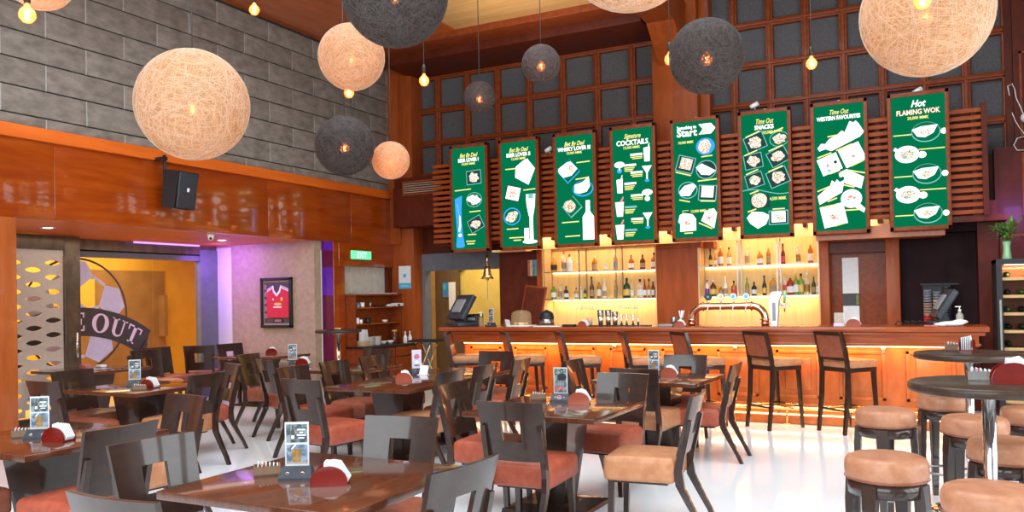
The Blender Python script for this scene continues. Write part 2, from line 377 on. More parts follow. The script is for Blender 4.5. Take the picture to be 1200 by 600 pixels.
# ceilings
b=mb('wood_ceiling')
for k in range(6): b.box(XL-.3,-6.3,1.0+k*1.9,1.0+k*1.9+1.895,ZC,ZC+.12)
struct(b.build('ceiling_side')).name='ceiling_1'
b=mb('wood_golden')  # golden tone imitates the lit part of the wood ceiling
for k in range(22): b.box(-6.3,-3.42,8.0+k*.15,8.0+k*.15+.147,ZC+.02,ZC+.1)
struct(b.build('ceiling_golden')).name='ceiling_2'
b=mb('wood_column').box(-5.98,-5.78,1.0,11.0,ZC-.10,ZC+.12,bev=.01)
b=mb('wood_maroon').box(-3.1,3.2,8.5,12.4,6.25,6.4)
struct(b.build('ceiling_back')).name='ceiling_3'
# wood wall below the lattice
b=mb('wood_maroon')
b.box(-7.95,-3.5,YB,YB+.2,2.30,3.25); b.box(-2.87,2.6,YB,YB+.2,2.60,3.25)
struct(b.build('trim_14'))
b=mb('grey_blue').box(-7.92,-6.23,12.16,12.36,2.02,2.32).box(-7.92,-7.86,12.16,12.36,0,2.02)
struct(b.build('trim_15'))
# wall pieces between the openings of the back bar (plane 11.9)
def wallpiece(n,m_,*bx):
    b=mb(m_)
    for q in bx: b.box(*q)
    return struct(b.build(n))
wallpiece('trim_16','wood_maroon',(-6.23,-5.50,11.9,12.3,0,2.6))
wallpiece('trim_17','wood_column',(-5.52,-5.44,11.84,12.3,0,2.5))
wallpiece('trim_18','wood_column',(-3.55,-2.93,11.86,12.3,0,2.2))
# lit niches
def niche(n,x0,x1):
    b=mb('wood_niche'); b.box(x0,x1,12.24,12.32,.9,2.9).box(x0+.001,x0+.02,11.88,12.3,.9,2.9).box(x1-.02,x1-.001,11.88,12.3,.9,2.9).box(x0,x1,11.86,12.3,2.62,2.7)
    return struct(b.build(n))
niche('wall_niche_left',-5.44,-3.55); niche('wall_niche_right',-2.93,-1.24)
# back counter
b=mb('wood_bar_dark').box(-5.40,-1.28,11.55,11.84,0,.86).use('steel_dark').box(-5.40,-1.28,11.5,11.84,.86,.90,bev=.006)
tag(b.build('back_counter'),'low dark back counter standing under the two lit bottle niches','counter')
# right part of back wall
b=mb('wood_column').box(-1.24,-1.12,11.82,12.2,0,2.30,bev=.008).box(-.42,-.25,11.82,12.2,0,2.27,bev=.008).box(-1.24,.26,11.80,12.2,2.20,2.34,bev=.01)
struct(b.build('trim_19'))
b=mb('wood_lattice').box(-1.12,-.42,12.06,12.12,0,2.04).use('wood_maroon').box(-1.12,-.42,11.9,12.12,2.04,2.2).use('white_plastic').box(-.97,-.765,12.04,12.06,.9,1.98).use('fabric_grey').box(-.97,-.765,12.035,12.045,1.32,1.49).use('leaf').box(-.80,-.77,12.03,12.04,1.34,1.47)
struct(b.build('door_1'))
wallpiece('wall_recess','dark_wall',(-.25,.64,12.1,12.2,0,2.6),(-.25,.64,11.85,12.1,2.26,2.6))
wallpiece('wall_right_pier','wood_maroon',(.64,.86,11.7,12.2,0,2.62),(.86,2.6,11.95,12.2,0,3.3))
b=mb('wood_maroon').box(1.10,2.6,12.0,12.3,3.2,6.3).box(1.02,1.12,12.1,12.3,2.6,6.3)
for (x0,x1,z0_,z1_) in ((1.16,1.75,3.4,4.5),(1.16,1.75,2.4,3.25),(.9,1.6,.2,2.2)):
    b.use('wood_lattice')
    for q in ((x0,x1,z0_,z0_+.03),(x0,x1,z1_-.03,z1_),(x0,x0+.03,z0_,z1_),(x1-.03,x1,z0_,z1_)): b.box(q[0],q[1],11.93 if z0_<3 else 11.98,12.0,q[2],q[3])
struct(b.build('wall_back_right'))
struct(mb('wood_maroon').box(2.5,2.7,8.0,12.3,0,6.3).build('wall_right'))
# back room behind the left opening
b=mb('yellow_wall').box(-9.4,-5.9,13.7,13.8,0,2.7).box(-9.4,-9.3,12.4,13.7,0,2.7).box(-5.9,-5.8,12.36,13.8,0,2.7).box(-9.4,-5.8,12.36,13.8,2.7,2.75)
struct(b.build('wall_back_room'))
b=mb('wood_golden').box(-8.66,-8.56,13.60,13.70,0,2.12).box(-8.66,-7.93,13.60,13.70,2.09,2.16); struct(b.build('trim_20'))
dd=mb('door_brown').box(-8.55,-8.02,13.60,13.66,0,2.08).build('door_2'); struct(dd)
o=mb('white_plastic').box(-8.24,-8.09,13.585,13.60,1.30,1.84).build('window_pane',dd); 
o=mb('blue').box(-8.38,-8.25,13.585,13.60,1.55,1.84).use('cyan').box(-8.36,-8.30,13.58,13.59,1.70,1.80).build('notice',dd)
# counter end / half wall inside back room
# glazed partition on the left
b=mb('bronze_frame').box(-10.58,-10.48,7.0,9.86,2.30,2.47).use('grey_blue').box(-10.58,-10.46,9.50,9.86,0,2.40).use('grey_blue').box(-10.58,-10.48,7.0,9.5,2.22,2.32).box(-10.58,-10.48,7.0,9.5,0,.06)
wf=struct(b.build('window_1'))
mb('pane_glass').box(-10.535,-10.525,7.0,8.62,.06,2.24).build('glass_pane',wf)
mb('pane_glass').box(-10.535,-10.525,8.64,9.5,.06,2.24).build('glass_pane',wf)
# sliding perforated door
b=mb('bronze_frame'); 
dy0,dy1=5.1,7.12
b.box(-10.16,-10.08,6.90,dy1,0,2.46,bev=.004).box(-10.16,-10.08,dy0,6.90,2.27,2.46,bev=.004).box(-10.16,-10.08,dy0,6.9,0,.12,bev=.004)
dr=struct(b.build('door_3'))
# perforated sheet: grid with eye-shaped holes
def perforated():
    b=mb('perforated'); px,pz=.40,.187; X=-10.11
    y=6.90; x0=X; col=0
    # cells: each has a hole, ring of quads from rect to hole
    nseg=16
    def cell(yc,zc,hy,hz):
        hw,hh=.112,.036
        rect=[];hole=[]
        for k in range(nseg):
            t=2*PI*k/nseg; c,s=math.cos(t),math.sin(t)
            m=max(abs(c),abs(s)); rect.append((yc+hy*c/m,zc+hz*s/m))
            hole.append((yc+hw*c,zc+hh*s*(1-.35*c*c)))
        A=[b.bm.verts.new((X,p,q)) for p,q in rect]; B=[b.bm.verts.new((X,p,q)) for p,q in hole]; C_=[b.bm.verts.new((X-.03,p,q)) for p,q in hole]
        for k in range(nseg):
            j=(k+1)%nseg; b._f([A[k],A[j],B[j],B[k]]); b._f([B[k],B[j],C_[j],C_[k]],True)
    k=0; yc=6.62
    hy,hz=.16,.0935*.98
    for c in range(6):
        ycol=6.76-c*.26
        zc=2.10-(0 if c%2==0 else .0935)
        while zc>.15:
            cell(ycol,zc,.13,.0935); zc-=.187
    # filler strips
    b.box(X-.004,X,5.15,6.92,2.1935,2.28)
    for c in (1,3,5): b.box(X-.004,X,6.63-c*.26,6.89-c*.26,2.10,2.1935)
    b.nofix=1
    return b.build('perforated_sheet',dr)
perforated()
mb('chrome').cyl((-10.02,7.02,.85),(-10.02,7.02,1.18),.016).cyl((-10.09,7.02,.9),(-10.02,7.02,.9),.008).cyl((-10.09,7.02,1.13),(-10.02,7.02,1.13),.008).build('door_handle',dr)
# the amber room behind the glass
b=mb('amber_wall').box(-13.4,-13.3,3.0,12.2,0,2.9).box(-13.4,-10.6,12.1,12.2,0,2.9).box(-13.4,-10.6,3.0,12.2,2.75,2.8).use('amber_floor').box(-13.3,-10.6,3.0,12.1,0,.006)
b.use('amber_brown').box(-13.3,-13.25,9.3,11.15,0,2.17).box(-13.25,-13.1,11.0,11.08,.9,1.7).use('amber_wall').box(-13.26,-13.2,9.0,9.6,1.4,2.0)
struct(b.build('wall_side_room'))
# ------------------------------------------------------------------ soffit lights and camera dome
cl=None
for i,(p,lab) in enumerate((((56,267),'recessed downlight in the soffit above the perforated sliding door'),((260,281.5),'recessed downlight in the soffit beside the white dome camera'))):
    q=at(*p,Z=2.465); q.x=max(min(q.x,XL-.25),-10.3)
    t=thing('downlight',lab,'ceiling light',(q.x,q.y,2.47),0,'downlights in the soffit')
    mb('white_strip').lathe([(.0,-.004),(.055,-.004),(.085,-.010),(.085,0),(0,0)]).build('trim_ring',t)
    mb('led_white').lathe([(.0,-.008),(.052,-.008),(.052,-.002),(0,-.002)]).build('lens',t)
q=at(247,277,Z=2.44)
t=thing('dome_camera','small white security camera on the soffit above the glass partition','camera',(q.x,q.y,2.47))
mb('white_plastic').lathe([(0,-.03),(.045,-.03),(.055,0),(0,0)]).build('base',t); mb('white_plastic').sphere((0,0,-.05),.038).use('black_plastic').sphere((.02,-.02,-.06),.02).build('dome',t)
# added glowing strip imitates the purple reflection at the glass head
o=tag(mb('glow_purple').box(-10.4,-10.36,8.2,9.4,2.445,2.468).build('light_strip'),'purple light strip under the soffit in front of the glass','light strip')
# ------------------------------------------------------------------ exit sign
t=thing('exit_sign','small green lit exit sign on the wood beam left of the corner post','sign',(XL+.05,10.96,2.28))
T=Matrix.Translation((.035,0,0))@Matrix.Rotation(PI/2,4,'Z')
mb('exit_green').box(0,.03,-.26,.26,-.07,.07,bev=.005).build('panel',t)
mb('exit_letter').text('EXIT',0,-.045,.13,T,bold=.002).build('lettering',t)
# speaker
q=at(213,228,X=-8.12)
t=thing('wall_speaker','black box loudspeaker tilted on a bracket from the wood fascia','speaker',(-8.10,7.05,2.93),0)
Rm=Matrix.Scale(1.15,4)@Matrix.Rotation(R(2),4,'Z')@Matrix.Rotation(R(9),4,'Y')
mb('black_plastic').bar([((0,0,-.20),(.09,0,0),(0,.13,0)),((0,0,.20),(.11,0,0),(0,.14,0))]).build('cabinet',t).matrix_local=Rm
g=mb('dark_plastic').box(.10,.125,-.125,.125,-.19,.19,bev=.01).use('white_plastic').box(.126,.128,-.015,.015,-.01,.03); o=g.build('grille',t); o.matrix_local=Rm
mb('black_plastic').cyl((-.10,-.13,.42),(-.10,-.13,-.02),.022).box(-.28,-.08,-.16,-.10,.36,.40).box(-.29,-.27,-.2,-.06,.3,.46).cyl((-.10,-.13,0),(-.02,-.02,-.02),.03).build('bracket',t)
# ================================================================== MENU SCREENS
def quad(cx,cz,w,h,a=0):
    c,s=math.cos(a),math.sin(a); return [(cx+x*c-z*s,cz+x*s+z*c) for x,z in ((-w/2,-h/2),(w/2,-h/2),(w/2,h/2),(-w/2,h/2))]
def ell(cx,cz,w,h,a=0,n=20):
    c,s=math.cos(a),math.sin(a); return [(cx+w/2*math.cos(t)*c-h/2*math.sin(t)*s,cz+w/2*math.cos(t)*s+h/2*math.sin(t)*c) for t in [2*PI*i/n for i in range(n)]]
WS,HS=.60,1.63
class Scr:
    def __init__(s): s.b=mb('scr_green').poly(quad(0,0,WS,HS),ID); s.k=0
    def T(s): s.k+=1; return Matrix.Translation((0,-.0006*s.k-.001,0))
    def P(s,pts,m): s.b.use(m).poly([((x-.5)*WS,(.5-z)*HS) for x,z in pts],s.T())       # u,v from the top left
    def E(s,u,v,w,h,m,a=0): s.b.use(m).poly(ell((u-.5)*WS,(.5-v)*HS,w*WS,h*WS,a),s.T())
    def Q(s,u,v,w,h,m,a=0): s.b.use(m).poly(quad((u-.5)*WS,(.5-v)*HS,w*WS,h*WS,a),s.T())
    def t(s,txt,u,v,size,m,**k): s.b.use(m).text(txt,(u-.5)*WS,(.5-v)*HS,size*WS,s.T(),**k)
    def blob(s,u,v,w,h,m='scr_white',a=0,sd=0,n=14,j=.22):
        rr=random.Random(sd+int(u*100)+int(v*1000)); c,sn=math.cos(a),math.sin(a); pts=[]
        for i in range(n):
            t=2*PI*i/n; r=1-j*rr.random(); x=w/2*math.cos(t)*r; z=h/2*math.sin(t)*r
            pts.append(((u-.5)*WS+(x*c-z*sn)*WS,(.5-v)*HS+(x*sn+z*c)*WS))
        s.b.use(m).poly(pts,s.T())
    def cap(s,u,v,w,a=0,h=.028):
        s.Q(u,v,w,h,'scr_yellow',a)
    def plate(s,u,v,w,a,kind=0,sd=0):
        if kind==0: s.Q(u,v,w*1.02,w*.86,'scr_rim',a+.35); s.Q(u,v,w*.94,w*.78,'scr_dark',a+.35)
        elif kind==1: s.E(u,v,w*1.05,w*.86,'scr_rim',a); s.E(u,v,w*.98,w*.79,'scr_green',a)
        s.blob(u,v,w*.80,w*.66,'scr_food',a,sd,18,.30) 
def s_title(S,a,b,c,la=.12,lb=.115,lsx=.9,bm='scr_white'):
    S.t(a,.50,.095,.155,'scr_yellow',shear=.35,bold=.004,fit=.55*WS); S.t(b,.50,.140,.135,bm,bold=.005,fit=lsx*WS)
    if c: S.t(c,.50,.172,.085,'scr_yellow',bold=.003,fit=.42*WS)
def scr1():
    S=Scr(); s_title(S,'Bet By Dad','BEER LOVER I','10,000 MMK',lsx=.62)
    S.plate(.66,.30,.44,-.3,0,1); S.cap(.32,.415,.5,.03); S.plate(.66,.52,.46,0,1,2); S.blob(.66,.52,.5,.2,'scr_white',-.2,9); S.cap(.68,.635,.34,.03); S.plate(.70,.76,.42,.1,0,4); S.cap(.58,.86,.26); S.cap(.54,.925,.28); S.cap(.54,.95,.22)
    S.P([(.07,.50),(.30,.47),(.27,.62),(.28,.74),(.30,.84),(.36,.97),(.30,.985),(.12,.985),(.09,.97),(.13,.84),(.10,.70),(.08,.60)],'scr_blue'); S.P([(.20,.66),(.24,.68),(.25,.77),(.21,.83),(.17,.82),(.2,.75)],'scr_white'); S.blob(.22,.86,.12,.10,'scr_white'); S.P([(.13,.55),(.16,.55),(.2,.65),(.18,.65)],'scr_rim')
    return S
def scr2():
    S=Scr(); s_title(S,'Bet By Dad','BEER LOVER II','12,000 MMK',lsx=.68)
    S.P([(.42,.24),(.62,.19),(.76,.17),(.82,.2),(.97,.27),(.78,.42),(.40,.34)],'scr_white'); S.cap(.28,.255,.32); S.Q(.32,.49,.44,.40,'scr_dark',-.25); S.Q(.33,.49,.38,.34,'scr_white',-.25); S.blob(.33,.49,.30,.26,'scr_food'); S.cap(.80,.465,.34,.05)
    S.E(.29,.71,.50,.46,'scr_blue'); S.E(.29,.71,.44,.40,'scr_green'); S.blob(.29,.71,.42,.30,'scr_food',.5,3); S.cap(.30,.83,.34,.02); S.cap(.41,.915,.42); S.cap(.43,.94,.22)
    S.P([(.70,.51),(.97,.51),(.95,.62),(.90,.72),(.78,.72),(.72,.62)],'scr_white'); S.Q(.84,.55,.14,.24,'scr_rim'); S.Q(.84,.60,.12,.26,'scr_white'); S.P([(.80,.72),(.89,.72),(.90,.94),(.79,.94)],'scr_white'); S.P([(.64,.83),(.77,.83),(.77,.95),(.64,.95)],'scr_white'); S.E(.80,.96,.42,.10,'scr_white')
    return S
def scr3():
    S=Scr(); s_title(S,'Bet By Dad','WHISKY LOVER III','15,000 MMK',lsx=.88)
    S.Q(.34,.33,.44,.44,'scr_blue',.7); S.Q(.34,.325,.41,.41,'scr_green',.7); S.P([(.06,.30),(.30,.245),(.40,.24),(.58,.31),(.42,.37),(.20,.385),(.08,.34)],'scr_white'); S.blob(.40,.31,.26,.24,'scr_food'); S.cap(.74,.255,.36,.03)
    S.E(.72,.50,.56,.40,'scr_blue'); S.E(.72,.495,.50,.35,'scr_green'); S.P([(.50,.53),(.50,.46),(.72,.44),(.88,.39),(.91,.48),(.82,.53),(.62,.545)],'scr_white'); S.cap(.70,.405,.34,.08)
    S.Q(.42,.66,.40,.40,'scr_rim',.7); S.Q(.41,.655,.37,.37,'scr_green',.7); S.blob(.36,.655,.36,.34,'scr_food',0,2); S.blob(.33,.65,.09,.08,'scr_pink'); S.blob(.42,.67,.09,.08,'scr_pink'); S.cap(.37,.80,.46,.02); S.cap(.42,.93,.40,.02)
    S.P([(.79,.61),(.90,.61),(.90,.71),(1.0,.76),(1.0,.97),(.70,.97),(.70,.76),(.79,.71)],'scr_white'); S.Q(.845,.64,.10,.14,'scr_cream'); S.Q(.85,.86,.26,.20,'scr_cream'); S.E(.85,.86,.14,.10,'scr_white')
    return S
def scr4():
    S=Scr(); S.t('Signature',.50,.085,.16,'scr_yellow',shear=.4,bold=.004,fit=.42*WS); S.t('COCKTAILS',.50,.145,.17,'scr_white',bold=.006,fit=.80*WS); S.t('12,000 MMK',.48,.178,.085,'scr_yellow',bold=.003,fit=.42*WS)
    names=[('Mojito',0,.235),('Margarita',1,.335),('Aperol',0,.395),('Mai Tai',1,.50),('Blue Lagoon',0,.60),('Long Island',1,.71),('Martini',0,.81),('Pina Colada',1,.915)]
    for n_,side,v in names:
        if side==0:
            S.b.use('scr_white'); S.Q(.60,v,.30,.05,'scr_white'); 
            for k in range(2): S.Q(.60+.02*k,v+.022+.014*k,.30-.05*k,.022,'scr_yellow')
            u=.86
        else:
            S.Q(.44,v-.01,.30,.05,'scr_white' if v<.55 else 'scr_rim')
            for k in range(3): S.Q(.42-.01*k,v+.014+.014*k,.26-.03*k,.022,'scr_yellow')
            u=.17
        k=int(v*100)%4
        if n_ in('Mojito','Mai Tai'): S.P([(u-.08,v-.05),(u+.08,v-.06),(u+.07,v+.07),(u-.06,v+.07)],'scr_white'); S.P([(u+.03,v-.06),(u+.06,v-.09),(u+.08,v-.09),(u+.06,v-.055)],'scr_cream')
        elif n_ in('Margarita','Blue Lagoon'): S.E(u,v-.02,.26,.15,'scr_white'); S.E(u,v+.035,.13,.12,'scr_blue' if n_[0]=='M' else 'scr_white'); S.Q(u,v+.01,.03,.12,'scr_white')
        elif n_ in('Long Island','Pina Colada'): S.P([(u-.12,v-.06),(u+.1,v-.06),(u+.07,v+.07),(u-.08,v+.07)],'scr_white'); S.P([(u,v-.06),(u+.08,v-.11),(u+.1,v-.10),(u+.05,v-.055)],'scr_pink'); 
        else: S.P([(u-.12,v-.05),(u+.12,v-.05),(u+.02,v+.01),(u+.015,v+.07),(u-.015,v+.07),(u-.02,v+.01)],'scr_white'); S.E(u,v+.08,.12,.07,'scr_blue')
    return S
def scr5():
    S=Scr(); S.t('Something to',.32,.060,.11,'scr_white',bold=.004,fit=.46*WS); S.t('Start',.32,.122,.24,'scr_white',bold=.010,fit=.48*WS); S.t('10,000 MMK',.29,.185,.085,'scr_yellow',bold=.003,fit=.36*WS)
    for k,x in enumerate((.60,.68)):
        w_=.10 if k==0 else .25
        S.P([(x,.03),(x+w_-.04,.03),(x+w_+.06,.075),(x+w_-.04,.12),(x,.12),(x+.10,.075)],'scr_white'); 
        if k==0: S.P([(x+.07,.03),(x+.12,.03),(x+.22,.075),(x+.12,.12),(x+.07,.12),(x+.17,.075)],'scr_green')
    S.E(.75,.225,.44,.40,'scr_blue'); S.blob(.73,.225,.34,.36,'scr_food'); S.cap(.78,.31,.26,.05); S.Q(.28,.365,.42,.38,'scr_rim',-.3); S.Q(.28,.365,.38,.34,'scr_dark',-.3); S.Q(.29,.36,.28,.26,'scr_food',-.3); S.cap(.22,.445,.38,-.3)
    S.E(.76,.425,.48,.44,'scr_rim'); S.E(.76,.425,.44,.40,'scr_dark'); S.P([(.52,.40),(.66,.37),(.98,.44),(.84,.475),(.64,.465)],'scr_white'); S.cap(.78,.515,.44,.04)
    S.E(.32,.59,.46,.40,'scr_rim'); S.E(.32,.59,.42,.36,'scr_green'); S.P([(.12,.60),(.24,.55),(.44,.535),(.52,.56),(.36,.64),(.16,.635)],'scr_white'); S.cap(.24,.68,.26,-.25); S.Q(.78,.625,.42,.36,'scr_rim',-.1); S.Q(.78,.625,.38,.32,'scr_dark',-.1); S.Q(.78,.615,.28,.26,'scr_white',-.1); S.cap(.78,.695,.34,-.08)
    S.t('13,000 MMK',.56,.785,.085,'scr_yellow',bold=.003,fit=.36*WS); S.Q(.26,.765,.14,.012,'scr_yellow'); S.Q(.86,.765,.14,.012,'scr_yellow'); S.Q(.19,.775,.012,.05,'scr_yellow'); S.Q(.93,.775,.012,.05,'scr_yellow')
    S.P([(.12,.80),(.22,.785),(.42,.80),(.50,.84),(.50,.94),(.12,.945),(.13,.88),(.08,.86)],'scr_white'); S.blob(.30,.87,.20,.18,'scr_food'); S.blob(.27,.87,.06,.06,'scr_pink'); S.cap(.32,.96,.2); S.P([(.72,.78),(.92,.76),(.99,.80),(.92,.93),(.62,.86)],'scr_white'); S.blob(.8,.84,.22,.18,'scr_food'); S.blob(.8,.84,.07,.07,'scr_pink'); S.cap(.72,.905,.34,-.45)
    return S
def scr6():
    S=Scr(); S.t('Time Out',.50,.085,.16,'scr_yellow',shear=.4,bold=.003,fit=.38*WS); S.t('SNACKS',.50,.13,.13,'scr_white',bold=.008,fit=.42*WS); S.t('10,000 MMK',.68,.172,.10,'scr_yellow',bold=.003,fit=.44*WS)
    for (u,v,w_,a,k,sd) in ((.30,.235,.44,0,0,1),(.82,.225,.40,.1,1,2),(.25,.39,.40,-.2,0,3),(.79,.37,.42,.1,0,5),(.27,.55,.38,-.1,0,6),(.78,.54,.44,0,0,7)):
        S.plate(u,v,w_,a,k,sd); S.cap(u-.05,v-.07,w_*.75,.35)
    pts=[(0.0+i/16,.655-.02*math.sin(i/16*PI*1.6+.5)-.015*(1-i/16)) for i in range(17)]
    S.P([(x,y) for x,y in pts]+[(x,y+.007) for x,y in pts[::-1]],'scr_rim')
    S.t('4,500 MMK',.77,.725,.10,'scr_yellow',bold=.003,fit=.36*WS); S.Q(.38,.735,.42,.30,'scr_dark',.1); S.blob(.36,.72,.36,.36,'scr_food',0,1,18,.1); S.cap(.26,.65,.2,.3); S.P([(.08,.86),(.2,.81),(.44,.82),(.58,.85),(.5,.92),(.32,.955),(.16,.91)],'scr_white'); S.cap(.2,.80,.2,.3)
    S.Q(.77,.87,.42,.32,'scr_rim'); S.Q(.77,.87,.38,.28,'scr_dark'); S.Q(.77,.865,.30,.24,'scr_white'); S.blob(.79,.87,.24,.18,'scr_food'); S.cap(.78,.80,.26)
    return S
def scr7():
    S=Scr(); S.t('Time Out',.50,.075,.15,'scr_yellow',shear=.4,bold=.003,fit=.38*WS); S.t('WESTERN FAVOURITES',.50,.118,.12,'scr_white',bold=.005,fit=.88*WS)
    S.P([(.10,.36),(.06,.335),(.14,.30),(.22,.305),(.30,.27),(.48,.235),(.56,.21),(.62,.225),(.72,.14),(.80,.155),(.84,.14),(.90,.165),(1.0,.235),(.92,.27),(.62,.32),(.34,.365),(.22,.345)],'scr_white'); S.cap(.38,.245,.22,.1)
    S.Q(.30,.47,.42,.38,'scr_white',.35); S.blob(.42,.455,.08,.08,'scr_dark'); S.blob(.26,.48,.07,.09,'scr_pink'); S.blob(.29,.52,.10,.06,'scr_rim'); S.cap(.20,.395,.30,.3); S.cap(.40,.535,.22,.3)
    S.Q(.76,.41,.44,.42,'scr_white',.4); S.blob(.78,.42,.1,.06,'scr_pink'); S.cap(.60,.345,.34,.35); S.cap(.85,.48,.26,.4)
    S.P([(.48,.55),(.54,.535),(.64,.52),(.98,.59),(.92,.68),(.60,.63),(.58,.575),(.50,.58)],'scr_white'); S.cap(.84,.545,.38,-.25); S.cap(.68,.655,.22,-.3)
    S.P([(.04,.72),(.3,.64),(.34,.60),(.40,.62),(.44,.595),(.50,.62),(.60,.60),(.56,.66),(.54,.70),(.08,.79)],'scr_white'); S.cap(.20,.66,.34,.35); S.cap(.34,.755,.2,.35)
    S.E(.72,.755,.42,.40,'scr_white',0); S.P([(.84,.78),(.99,.84),(.96,.87),(.80,.83)],'scr_white'); S.blob(.70,.74,.12,.07,'scr_pink'); S.blob(.66,.76,.07,.05,'scr_rim'); S.blob(.78,.75,.07,.07,'scr_pink'); S.cap(.74,.845,.32)
    S.Q(.36,.88,.48,.46,'scr_white',.2); S.blob(.38,.89,.26,.16,'scr_food'); S.blob(.36,.90,.10,.06,'scr_pink'); S.cap(.25,.805,.34,.15); S.cap(.48,.955,.24,.25)
    return S
def scr8():
    S=Scr(); S.t('Hot',.50,.085,.20,'scr_white',shear=.35,bold=.006,fit=.28*WS); S.t('FLAMING WOK',.50,.142,.145,'scr_pink',bold=.009,fit=.82*WS); S.t('FLAMING WOK',.50,.142,.145,'scr_cream',bold=.001,fit=.80*WS); S.t('20,000 MMK',.50,.18,.085,'scr_yellow',bold=.003,fit=.40*WS)
    for i,v in enumerate((.285,.445,.605,.755,.905)):
        if i%2==0:
            S.E(.64,v,.54,.42,'scr_rim'); S.E(.64,v-.003,.51,.39,'scr_green'); S.P([(.38,v-.025),(.55,v-.045),(.86,v-.05),(.78,v+.01),(.62,v+.04),(.48,v+.03)],'scr_white'); S.blob(.64,v,.24,.14,'scr_food'); S.E(.97,v+.004,.12,.12,'scr_white'); S.Q(.20,v+.01,.34,.022,'scr_yellow')
        else:
            S.E(.28,v,.46,.36,'scr_white'); S.P([(.02,v-.04),(.06,v-.06),(.16,v-.03),(.12,v-.01)],'scr_white'); S.E(.56,v+.01,.16,.14,'scr_white'); S.E(.28,v,.28,.20,'scr_food'); S.blob(.24,v+.02,.10,.06,'scr_rim'); S.Q(.74,v-.03,.48,.022,'scr_yellow')
    return S
SX=[-6.44,-5.545,-4.61,-3.70,-2.79,-1.845,-.91,.01]
SLAB=['leftmost green menu screen, with a tall blue beer tower pictured at its lower left','green menu screen headed beer lover, with a white beer dispenser at its lower right','green menu screen headed whisky lover, with a large bottle at its lower right','green menu screen listing eight cocktails with their glasses','green menu screen headed start, with two white arrows beside its title','green menu screen of snack plates divided by a wavy line','green menu screen of western dishes on white serving boards','rightmost green menu screen, showing five wok pans']
for i,(x,fn) in enumerate(zip(SX,(scr1,scr2,scr3,scr4,scr5,scr6,scr7,scr8))):
    t=thing('menu_screen',SLAB[i],'menu screen',(x,11.30,3.13),0,'lit menu screens above the bar')
    w,h=WS/2+.045,HS/2+.05
    f=mb('wood_maroon').box(-w,w,.012,.10,-h,h,bev=.004)
    f.use('wood_lattice')
    for q in ((-w,-w+.045,-h,h),(w-.045,w,-h,h),(-w,w,h-.05,h),(-w,w,-h,-h+.05)): f.box(q[0],q[1],-.012,.03,q[2],q[3],bev=.004)
    f.build('frame',t)
    S=fn(); S.b.nofix=1; o=S.b.build('display',t)
    hg=mb('steel_dark').box(-.015,.015,.10,.22,h-.06,h+.03).box(-.015,.015,.10,.22,-h,-h+.05).build('hanger',t)
# slat screens behind the menu screens
SLX=[(-7.2,-6.80),(-6.10,-5.90),(-5.19,-4.97),(-4.26,-4.06),(-3.34,-3.15),(-2.43,-2.20),(-1.49,-1.27),(-.56,-.36),(.38,.76)]
b=MB().use('wood_lattice')
b.use('wood_slat')
z=2.47
while z<3.74: b.box(-7.22,.76,11.46,11.50,z-.026,z+.026,bev=.004); z+=.0893
b.use('wood_maroon').box(-7.0,-6.9,11.50,11.56,2.42,3.74)
for x in (-6.95,-6.0,-5.08,-4.16,-3.24,-2.32,-1.38,-.46,.62): b.box(x-.03,x+.03,11.50,11.62,2.40,3.76)
b.box(.70,.76,11.42,11.52,2.42,3.80).box(-7.22,.76,11.62,11.66,2.40,3.74)
for x in (-6.95,-4.16,-1.38,.6): b.box(x-.04,x+.04,11.6,12.2,3.5,3.6)
tag(b.build('slat_screen'),'long horizontal reddish slat screen hanging behind the row of menu screens','slat screen')
# soffit / pelmet under the slats; golden board colour imitates spilled niche light
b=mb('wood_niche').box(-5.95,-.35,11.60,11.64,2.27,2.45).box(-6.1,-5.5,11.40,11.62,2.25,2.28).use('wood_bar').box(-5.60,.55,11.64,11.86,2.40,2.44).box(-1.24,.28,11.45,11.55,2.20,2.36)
b.use('wood_maroon').box(.3,.95,11.45,11.9,2.35,2.42)
struct(b.build('trim_21'))
# ================================================================== BOTTLE SHELVES
def shelf(nm,x0,x1,lab,zs_,xs_):
    t=thing('bottle_shelf',lab,'shelf',(x0,11.9,0))
    W=x1-x0
    for z in zs_:
        mb('shelf_glass').box(.005,W-.005,.0,.33,z-.008,z+.004).build('shelf_board',t)
    b=mb('steel_dark')
    for x in xs_: b.box(x-x0-.008,x-x0+.008,-.008,.01,1.46,2.62).box(x-x0-.008,x-x0+.008,.30,.32,1.46,2.62)
    for z in zs_: b.box(0.01,W-.01,-.010,-.001,z-.010,z+.006)
    b.build('upright_frame',t)
    b=mb('led_shelf')
    for z in zs_: b.box(.03,W-.03,.31,.325,z-.022,z-.010)
    b.box(.03,W-.03,.30,.32,2.59,2.61)
    b.build('light_strip',t)
    return t
zsh=[1.480,1.915]
shelf('l',-5.43,-3.56,'lit glass bottle shelves in the left niche behind the bar',zsh,(-5.42,-4.81,-4.20,-3.57))
shelf('r',-2.92,-1.25,'lit glass bottle shelves in the right niche behind the bar',zsh,(-2.91,-2.36,-1.81,-1.26))
BOT={}
PROF={0:[(0,0),(.036,0),(.038,.01),(.038,.19),(.033,.215),(.015,.245),(.013,.29),(.013,.31)],
      1:[(0,0),(.046,0),(.048,.01),(.048,.14),(.040,.165),(.016,.19),(.014,.235),(.014,.25)],
      2:[(0,0),(.034,0),(.036,.01),(.036,.17),(.028,.205),(.014,.24),(.0125,.33),(.0125,.345)],
      3:[(0,0),(.026,0),(.028,.01),(.028,.16),(.020,.19),(.012,.22),(.012,.29),(.012,.30)]}
CAPZ={0:.31,1:.25,2:.345,3:.30}
